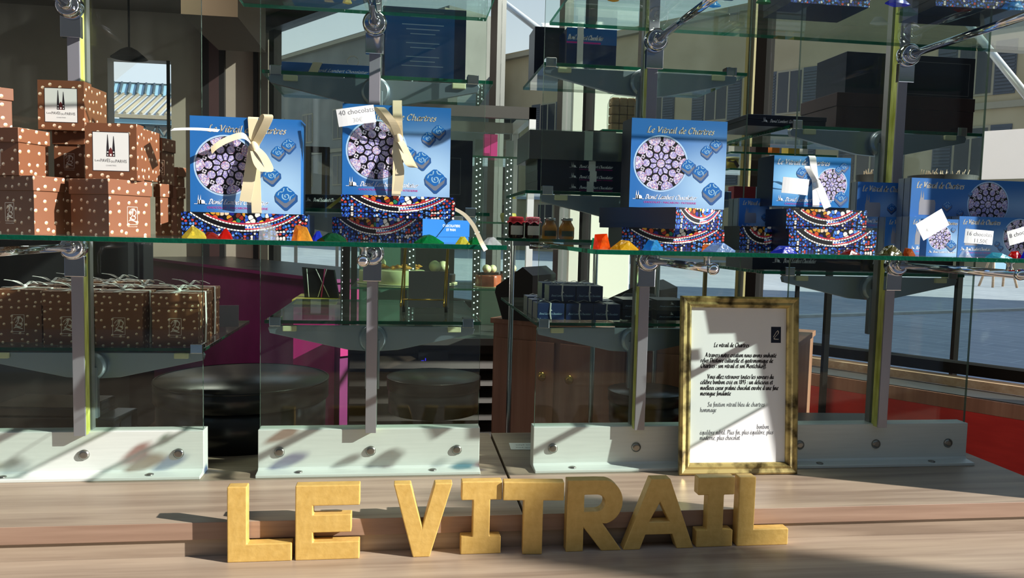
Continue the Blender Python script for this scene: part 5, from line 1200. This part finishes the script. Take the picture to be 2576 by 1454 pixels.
# ------------------------------------------------------------------ fuchsia covered counter
c0 = zat(838, 702, .30); fa = WANG
t = thing('counter', 'long counter covered in dark fuchsia cloth behind the left glass panels', 'counter', (c0.x, c0.y, ZF), fa)
m = MB(); m.box((0, -.7, 0), (2.9, -.0, .30-ZF-.02), 'fuchsia'); m.build('cloth_front', t); m = MB(); m.box((-.02, -.72, .30-ZF-.02), (2.9, .02, .30-ZF), 'fuchsia', {'t': 'black_card'}); m.build('top', t)
m = MB(); m.box((-.03, -.25, .30-ZF-.42), (-.021, -.03, .30-ZF-.06), 'fuchsia_hi'); m.build('pink_sheet', t)
y = 3.5; xa, xb = wx(738, 800, y), wx(842, 800, y); t = thing('side_table', 'small table draped in bright fuchsia cloth with a pale top, beside the long counter', 'table', (xa, y, ZF))
m = MB(); m.box((0, 0, 0), (xb-xa, .3, .265-ZF-.02), 'fuchsia', {'f': 'fuchsia_hi'}); m.build('cloth', t); m = MB(); m.box((-.005, -.01, .265-ZF-.02), (xb-xa+.005, .31, .265-ZF), 'mustard'); m.build('top', t)
t = thing('sample_box', 'black box tied with criss cross cords on the pale wood stand', 'box', (wx(766, 735, y+.1), y+.1, .2655), R(-6)); m = MB(); m.prism([(0, 0), (.15, .0), (.128, .125), (-.012, .135)], 0, .03, 'black_card'); m.build('box_body', t)
m = MB()
for a, b in [(.02, .0), (.06, .11), (.11, .05)]: m.tube([(a, -.003, .003), (b*.8+.01, -.003, .128)], .0018, 'cord', 6)
m.tube([(.075, -.004, .003), (.09, -.004, .13)], .003, 'fuchsia_hi', 6); m.build('cords', t)
ys = 5.2; xa, xb = wx(-260, 640, ys), wx(322, 640, ys); m = MB(); m.box((0, 0, 0), (xb-xa, .5, wz(200, 604, ys)-ZF), 'black_matt'); solo('shade_block', m, 'long black sideboard standing in for deep shade far behind the ribboned brown boxes', 'shade_block', (xa, ys, ZF))  # black block stands in for the deep shade at the left
# ------------------------------------------------------------------ narrow stand with jars
ys = 2.4; zj = wz(1360, 600, ys)
shelf(wx(1262, 600, ys), wx(1530, 600, ys), ys-.08, ys+.14, zj, 'narrow glass shelf carrying the jam and honey jars')
m = MB()
for x in (wx(1290, 600, ys+.1), wx(1500, 600, ys+.1)): m.tube([(x, ys+.1, ZF), (x, ys+.1, zj-.009)], .008, 'steel', 12); m.lathe([(.07, ZF), (.07, ZF+.008), (.01, ZF+.012)], 'steel', 20, (x, ys+.1, 0))
m.tube([(wx(1335, 612, ys), ys+.02, zj-.022), (wx(1420, 612, ys), ys+.02, zj-.022)], .011, 'chrome', 14); m.box((wx(1290, 600, ys+.1), ys+.09, zj-.025), (wx(1500, 600, ys+.1), ys+.11, zj-.009), 'steel')
solo('shelf_stand', m, 'thin steel stand under the jar shelf', 'stand')
def jar(u, lab, kind, yy=ys):
    x = wx(u, 590, yy); t = thing('jar', lab, 'jar', (x, yy, zj), 0, 'jars on the narrow glass shelf'); r = .031; t.scale = (.78, .78, .82); m = MB()
    if kind == 'honey': m.lathe([(r*.9, 0), (r, .004), (r, .042), (r*.7, .058), (r*.6, .062), (r*.6, .068)], 'honey', 8); m.build('glass_body', t)
    else: m.lathe([(r*.9, 0), (r, .004), (r, .055), (r*.85, .062)], 'jam', 28); m.build('glass_body', t)
    m = MB()
    if kind == 'honey': m.lathe([(r*.72, .068), (r*.74, .07), (r*.74, .078), (.001, .079)], 'steel', 24); m.build('lid', t)
    else:
        mt = 'cloth_red' if kind == 'red' else 'cloth_dot'; rows = []
        for q, h in ((.0, .080), (.8, .079), (.96, .074), (.93, .066), (1.12, .056)):
            rows.append([(r*q*(1+(.06*math.sin(a*9*6.283/36) if h < .06 else 0))*math.cos(a*6.283/36)+.00001*math.cos(a), r*q*(1+(.06*math.sin(a*9*6.283/36) if h < .06 else 0))*math.sin(a*6.283/36), h+(.004*math.sin(a*7*6.283/36) if h < .06 else 0)) for a in range(36)])
        m.grid(rows, mt, True); m.build('cloth_cover', t)
    m = MB(); rows = []
    for h in ((.012, .046) if kind != 'honey' else (.010, .030)): rows.append([((r+.0006)*math.sin(R(a)), -(r+.0006)*math.cos(R(a)), h) for a in range(-48, 49, 8)])
    m.grid(rows, 'label' if kind != 'honey' else 'green_label'); m.build('label', t)
jar(1298, 'dark jam jar with a red cloth cover, leftmost of the jars', 'red'); jar(1340, 'dark jam jar with a dotted pink cloth cover', 'dot', ys-.01)
jar(1382, 'octagonal honey jar with a dark green label, between the jam and the larger honey jar', 'honey', ys+.026); jar(1425, 'honey jar with a dark green label, rightmost of the jars', 'honey')
# ------------------------------------------------------------------ small goods on the rack at the right of centre
yr = 2.55; rx0, rx1 = wx(1838, 400, yr), wx(2105, 400, yr); rk = thing('shelf_rack', 'slim rack with glass shelves of small products behind the box without ribbon', 'shelf rack', (rx0, yr, ZF)); zz = [wz(1900, v, yr) for v in (505, 425, 383)]
for x in (.01, rx1-rx0-.01):
    m = MB(); m.box((x-.006, .2, (zt-ZF+.002) if x < .1 else 0), (x+.006, .212, 1.7), 'olive_mull' if x < .1 else 'mull_dark'); m.build('upright', rk)
for q in zz: m = MB(); m.box((0, 0, q-ZF-.006), (rx1-rx0, .215, q-ZF), 'shelf', {'f': 'edge', 'l': 'edge', 'r': 'edge'}); m.build('rack_shelf', rk)
for q, u0, w, h, mt, lab in [(2, 1846, .03, .045, 'white_card', 'white topped packet at the left end of the rack, upper shelf'), (2, 1900, .045, .04, 'choc_card', 'dark brown product box on the upper shelf of the rack'), (2, 1941, .028, .037, 'amber_card', 'orange product box on the upper shelf of the rack'),
        (2, 1982, .042, .036, 'mustard', 'mustard yellow product box on the upper shelf of the rack'), (2, 2018, .02, .036, 'white_card', 'pale box at the right of the mustard one on the rack'),
        (0, 1850, .05, .05, 'crimson', 'crimson box on the lower shelf of the rack, left'), (0, 1884, .03, .05, 'crimson', 'narrow crimson box on the lower shelf of the rack'), (0, 1905, .02, .05, 'sky_card', 'narrow pale blue box on the lower shelf of the rack')]:
    m = MB(); m.box((0, 0, 0), (w, .05, h), mt, {'r': 'white_card'}); solo('product_box', m, lab, 'product box', (wx(u0, 400, yr+.05), yr+.05, zz[q]), 0, 'small product boxes on the rack', .0008)
x = wx(1842, 420, yr+.06); t = thing('tub', 'pale yellow tub with a brown ribbon on the middle shelf of the rack', 'tub', (x, yr+.06, zz[1])); m = MB(); m.lathe([(.018, 0), (.021, .035)], 'mustard', 24); m.build('tub_body', t); m = MB(); m.lathe([(.023, .035), (.023, .042), (.001, .043)], 'cream', 24); m.build('lid', t); m = MB(); m.strip([(-.02, -.012, .03), (.0, -.022, .026), (.012, -.022, .008)], (.004, 0, .004), 'choc_card'); m.build('ribbon', t)
def bag(u, y, lab, rz, z0):
    t = thing('biscuit_bag', lab, 'bag', (wx(u, 300, y), y, z0), rz, 'cellophane biscuit bags'); m = MB(); rows = []
    for i, (h, q) in enumerate([(0, .96), (.03, 1), (.09, 1), (.115, .8), (.13, .25), (.15, .55)]): rows.append([(.045*q*math.copysign(abs(math.cos(a))**.6, math.cos(a)), .03*q*math.copysign(abs(math.sin(a))**.6, math.sin(a)), h) for a in [k*.3927 for k in range(16)]])
    m.grid(rows, 'cello', True, True); m.build('cellophane', t)
    for r_ in range(4):
        for c in range(3): m = MB(); m.box((-.038+c*.026, -.024, .002+r_*.027), (-.014+c*.026, .02, .027+r_*.027), 'beige'); m.build('biscuit', t, .003)
    m = MB(); m.strip([(-.012, -.009, .131), (0, -.013, .131), (.012, -.009, .131)], (0, 0, .004), 'lime')
    for s in (-1, 1): m.strip(cat([(0, -.013, .131), (s*.03, -.02, .138), (s*.05, -.02, .128)], 4), (0, .001, .006), 'lime')
    m.build('ribbon', t)
zbag = wz(1570, 335, 2.5); shelf(wx(1500, 335, 2.5), wx(1680, 335, 2.5), 2.42, 2.62, zbag, 'small glass shelf carrying the two biscuit bags')
m = MB(); m.tube([(wx(1668, 335, 2.55), 2.55, ZF), (wx(1668, 335, 2.55), 2.55, zbag-.009)], .008, 'steel', 12); solo('shelf_stand', m, 'thin steel upright carrying the biscuit bag shelf', 'stand')
bag(1563, 2.5, 'cellophane bag of biscuits with a lime ribbon, left one', 0, zbag); bag(1612, 2.53, 'cellophane bag of biscuits with a lime ribbon, right one', R(12), zbag)
for i, (u, y, r, h, lab) in enumerate([(2208, 2.72, .075, .115, 'round black basket behind the blue packs, left one'), (2370, 2.80, .12, .115, 'wide black basket behind the blue packs, right one')]):
    t = thing('basket', lab, 'basket', (wx(u, 445, y), y, wz(u, 500, y)-.03), 0, 'black baskets behind the blue packs'); m = MB(); m.lathe([(r*.85, 0), (r, h), (r*.96, h), (r*.8, .01), (.001, .01)], 'black_matt', 36, cap=False); m.build('basket_body', t); m = MB()
    rr = random.Random(i)
    for k in range(40): a = rr.random()*6.28; q = r*.8*rr.random(); m.tube([(q*math.cos(a), q*math.sin(a), h*.8), (q*1.1*math.cos(a+.2), q*1.1*math.sin(a+.2), h+.01+.015*rr.random())], .0012, 'oak', 5)
    m.build('straw_filling', t)
zb2 = wz(2208, 500, 2.72)-.03; m = MB(); m.box((1.27, 2.62, zb2-.02), (1.95, 2.74, zb2-.001), 'mull_dark'); 
m = MB(); m.box((wx(2150, 480, 2.62), 2.62, zb2-.012), (wx(2150, 480, 2.62)+.6, 2.98, zb2-.0006), 'mull_dark')
for x in (.02, .56): m.box((wx(2150, 480, 2.62)+x, 2.8, ZF), (wx(2150, 480, 2.62)+x+.02, 2.82, zb2-.012), 'mull_dark')
solo('console_table', m, 'narrow dark console carrying the black baskets behind the blue packs', 'table')
# poster on the rear window, seen from behind
t0 = wt(2472, 400); a = W0+WD*t0+WN*(-.006); m = MB(); zt_, zb_ = HC+(ray(2472, 330).z/ray(2472, 330).y)*a.y, HC+(ray(2472, 452).z/ray(2472, 452).y)*a.y
pwid = .42; m.box((0, 0, zb_), (pwid, .0006, zt_), 'thin_paper'); hh = zt_-zb_
put_text(m, 'Vendeuse', lambda u, v: (pwid*.62-u, -.0002, zb_+v), .02, hh*.55, .028, 'ink_grey')
o = solo('poster', m, 'white poster on the rear window at the right edge, its writing seen from behind', 'poster', (a.x, a.y, 0), WANG+math.pi)
# ------------------------------------------------------------------ ceiling lamp silhouettes and the street outside
m = MB(); p = at(325, 140, 6.4); m.tube([(p.x, 6.4, ZC), (p.x, 6.4, p.z+.05)], .008, 'mull_dark', 8); m.lathe([(.02, .06), (.06, .04), (.13, -.02), (.12, -.02), (.05, .035), (.001, .05)], 'mull_dark', 24, (p.x, 6.4, p.z), cap=False); solo('pendant_lamp', m, 'dark pendant lamp above the bright opening at the left', 'lamp')
ZG = -.83
m = MB(); m.face([(-120, -60, ZG), (140, -60, ZG), (140, 200, ZG), (-120, 200, ZG)], 'street'); struct('floor_street', m)
m = MB(); a = zat(2080, 798, ZG+.0); b = zat(2576, 782, ZG); d = (b-a); a2 = a-d*6; b2 = b+d*3; nn = Vector((-d.y, d.x, 0)).normalized()*.16
m.face([tuple(a2), tuple(b2), tuple(b2+nn), tuple(a2+nn)], 'kerb'); m.face([tuple(a2+Vector((0, 0, .05))), tuple(b2+Vector((0, 0, .05))), tuple(b2+nn+Vector((0, 0, .05))), tuple(a2+nn+Vector((0, 0, .05)))], 'kerb')
m.face([tuple(a2), tuple(b2), tuple(b2+Vector((0, 0, .05))), tuple(a2+Vector((0, 0, .05)))], 'kerb'); struct('trim_32', m, 'pale kerb line across the street')
def facade(name, lab, n, t0, t1, h, mat, wins, dp=8):
    t = thing(name, lab, 'building', wp(t0, n, ZG), WANG); L_ = t1-t0     # local x runs along the wall, local +y towards the shop
    m = MB(); m.box((0, -dp, 0), (L_, 0, h), mat); m.build('wall', t)
    for z, dpt in ((3.6, .22), (h-.5, .4), (7.2, .16)):
        if z < h: m = MB(); m.box((-.05, 0, z), (L_+.05, dpt, z+.28), 'cornice'); m.build('cornice', t)
    for (x, z, w, hh, sh) in wins:
        m = MB(); m.box((x, .0, z), (x+w, .05, z+hh), 'cornice'); f = m.build('window', t); m = MB(); m.box((x+.1, .05, z+.1), (x+w-.1, .07, z+hh-.1), 'wglass'); m.box((x+w/2-.04, .07, z+.1), (x+w/2+.04, .09, z+hh-.1), 'cornice'); m.build('pane', f)
        if sh:
            for s in (-1, 1):
                m = MB(); x0 = x-w*.55 if s < 0 else x+w; m.box((x0, .0, z), (x0+w*.55, .06, z+hh), 'shutter')
                for k in range(14): m.box((x0+.05, .06, z+.1+k*(hh-.2)/14), (x0+w*.55-.05, .10, z+.1+(k+.6)*(hh-.2)/14), 'shutter')
                m.build('shutter', f)
    return t
NF = 36
tl, tr = wt(1150, 600, NF), wt(2900, 600, NF); wins = []
span = tl-tr; nwin = 9
for i in range(nwin):
    for z in (1.0, 4.2, 7.8): wins.append((1.5+i*(span-3)/nwin, z, 1.5, 2.3, z > 2))
facade('street_building', 'tan rendered building with slate shutters across the square, seen through the rear window', NF, tr, tl, 14, 'facade', wins)
tl2, tr2 = wt(560, 600, NF-6), wt(1120, 600, NF-6); w2 = []
for i in range(6):
    for z in (1.2, 4.6, 8.2): w2.append((3+i*(tl2-tr2-6)/6, z, 1.7, 2.4, False))
facade('street_building', 'grey stone building with tall windows seen at the left through the rear window', NF-6, tr2, tl2, 16, 'facade2', w2, 4)
# market hall seen through the opening in the back wall
c = at(345, 300, 24); hx0, hx1 = wx(205, 300, 24), wx(520, 300, 24)
mh = thing('market_hall', 'sunlit market hall with a ribbed roof seen through the opening at left', 'building', (hx0, 24, ZG)); w = hx1-hx0; zz = [wz(345, v, yv)-ZG for v, yv in ((150, 29.2), (212, 26.6), (240, 25.6), (288, 23), (312, 23.2), (345, 23.2))]
def slope(z0, y0, z1, y1, mat, name, ribs, rm='roof_dark'):
    m = MB(); m.face([(0, y0, z0), (w, y0, z0), (w, y1, z1), (0, y1, z1)], mat); m.face([(0, y1, z1-.1), (w, y1, z1-.1), (w, y0, z0-.1), (0, y0, z0-.1)], mat); m.face([(0, y0, z0-.1), (w, y0, z0-.1), (w, y0, z0), (0, y0, z0)], rm); r_ = m.build(name, mh)
    if ribs:
        q = MB()
        for i in range(ribs+1): x = w*i/ribs; q.tube([(x, y0, z0+.03), (x-.25, y1, z1+.03)], .045, rm, 6)
        q.build('ribs', r_)
slope(zz[3], -1.0, zz[2], 1.6, 'roof', 'lower_roof', 16, 'cornice'); slope(zz[2]+.02, 1.6, zz[1], 2.6, 'roof_glass', 'glazed_roof', 14); slope(zz[1]+.05, 2.6, zz[0], 5.2, 'roof', 'roof_and_sky', 0)  # upper roof raised to the opening's top to stand in for white sky
m = MB(); m.box((0, -.9, zz[4]), (w, -.7, zz[3]-.12), 'roof_glass'); m.build('fascia', mh)
m = MB(); m.tube([(0, -.8, zz[4]), (w, -.8, zz[4])], .05, 'iron', 6); m.tube([(0, -.8, zz[5]), (w, -.8, zz[5])], .05, 'iron', 6)
for i in range(18): m.tube([(w*i/18, -.8, zz[5 if i % 2 else 4]), (w*(i+1)/18, -.8, zz[4 if i % 2 else 5])], .03, 'iron', 5)
for fx in (.3, .75):
    m.tube([(w*fx, -.8, 0), (w*fx, -.8, zz[5])], .1, 'iron', 8); m.tube(cat([(w*fx, -.8, zz[5]-1.2), (w*fx-.5, -.8, zz[5]-.35), (w*fx-1.1, -.8, zz[5])], 4), .05, 'iron', 6); m.tube(cat([(w*fx, -.8, zz[5]-1.2), (w*fx+.5, -.8, zz[5]-.35), (w*fx+1.1, -.8, zz[5])], 4), .05, 'iron', 6)
m.build('iron_truss', mh)
m = MB(); m.box((0, 3, 0), (w, 3.2, zz[2]-.2), 'facade2'); m.build('back_wall', mh)
# white sunlit panels beyond the mullions
for u0, u1, vt, y, lab in [(1432, 1462, 180, 5.6, 'narrow white sunlit pillar outside the rear window'), (1486, 1590, 190, 6.2, 'wide white sunlit pillar outside the rear window')]:
    x0, x1 = wx(u0, 500, y), wx(u1, 500, y); m = MB(); m.box((x0, y, ZG), (x1, y+.3, wz(u0, vt, y)), 'white_wall'); solo('pillar', m, lab, 'pillar', group='white pillars outside', bevel=.01)
# awning arms, chalkboard legs, red kiosk outside
for a, b, lab in [((1245, -10, 6.6), (1368, 84, 6.0), 'white diagonal awning arm outside, at top centre'), ((2462, 92, 3.4), (2600, 262, 3.0), 'white diagonal awning arm outside, at the right edge')]:
    m = MB(); p, q = at(*a), at(*b); d = (q-p); m.tube([tuple(p-d*.6), tuple(q+d*(.12))], .028 if a[2] > 5 else .016, 'mull_white', 10); solo('awning_arm', m, lab, 'awning arm', group='awning arms outside')
t = thing('sandwich_board', 'chalkboard stand on pale legs outside on the square, far right', 'signboard', at(2510, 722, 1).normalized()*0+zat(2510, 722, ZG), 0)
for s in (-1, 1):
    for k in (-1, 1): m = MB(); m.tube([(s*.42, k*.3, 0), (s*.2, 0, 1.25)], .035, 'oak', 8); m.build('leg', t)
m = MB(); m.box((-.3, -.12, .55), (.3, -.08, 1.2), 'sky_card'); m.build('board', t)
p = zat(745, 640, ZG) if False else at(768, 470, 22); t = thing('kiosk', 'small red kiosk far off between the two left blue boxes', 'kiosk', (p.x-.35, 22, ZG))
m = MB(); m.box((0, 0, 1.75), (1.3, .8, 2.0), 'crimson'); m.build('body', t)
for x in (.05, 1.15): m = MB(); m.box((x, .1, 0), (x+.08, .2, 1.75), 'mull'); m.build('leg', t); m = MB(); m.box((-.1, -.1, 2.0), (1.5, .9, 2.25), 'white_card'); m.build('roof', t); m = MB(); m.box((.25, .3, 2.25), (.45, .5, 3.4), 'crimson'); m.box((.75, .3, 2.25), (.95, .5, 3.4), 'crimson'); m.box((.25, .3, 3.4), (.95, .5, 3.55), 'crimson'); m.build('sign_frame', t)
# unseen post and blocks added to shade letters and square and cut sky light
m = MB(); m.lathe([(.125, 0), (.125, 4.28), (.10, 4.36), (.05, 4.41), (.01, 4.42)], 'facade2', 28); solo('shadow_post', m, 'unseen round topped post added outside to the right to shade the letters', 'pillar', (6.9, -1.21, ZG))
t = thing('street_building', 'unseen tan building block added to the right to shade the square', 'building', (15, 3, ZG)); m = MB(); m.box((0, 0, 0), (8, 11, 9.5), 'facade'); m.build('wall', t)
t = thing('street_building', 'unseen grey building block added behind the viewer to cut sky light and reflections', 'building', (-30, -15, ZG)); m = MB(); m.box((0, 0, 0), (46, 8, 10), 'facade2'); m.build('wall', t)
# ------------------------------------------------------------------ light
w = bpy.data.worlds.new('World'); S.world = w; w.use_nodes = True; nt = w.node_tree; bg = nt.nodes['Background']
tcw = nt.nodes.new('ShaderNodeTexCoord'); spw = nt.nodes.new('ShaderNodeSeparateXYZ'); rw = nt.nodes.new('ShaderNodeValToRGB')      # pale bright horizon under a blue sky
e = rw.color_ramp.elements; e[0].position = .0; e[0].color = (1.3, 1.32, 1.36, 1); e[1].position = 1; e[1].color = (.30, .46, .78, 1); q = e.new(.16); q.color = (.95, 1.0, 1.08, 1); q = e.new(.42); q.color = (.46, .60, .82, 1)
nt.links.new(tcw.outputs['Generated'], spw.inputs[0]); nt.links.new(spw.outputs[2], rw.inputs[0]); nt.links.new(rw.outputs[0], bg.inputs[0]); bg.inputs[1].default_value = .88
for i, (p, e_) in enumerate([((.55, 2.7, 2.3), 26), ((-1.6, 4.6, 2.3), 22)]):
    al = bpy.data.lights.new('fill_light', 'AREA'); al.energy = e_; al.size = .5; al.color = (1, .93, .82); ao = bpy.data.objects.new('fill_light', al); COL.objects.link(ao); ao.location = p  # unseen fill lamps added to brighten the interior
sun = bpy.data.lights.new('sun', 'SUN'); sun.energy = 9.2; sun.angle = R(.53); sun.color = (1, .972, .915); so = bpy.data.objects.new('sun', sun); COL.objects.link(so)
so.rotation_euler = Vector((.834, -.357, .441)).to_track_quat('Z', 'Y').to_euler(); so.location = (6, -3, 4)
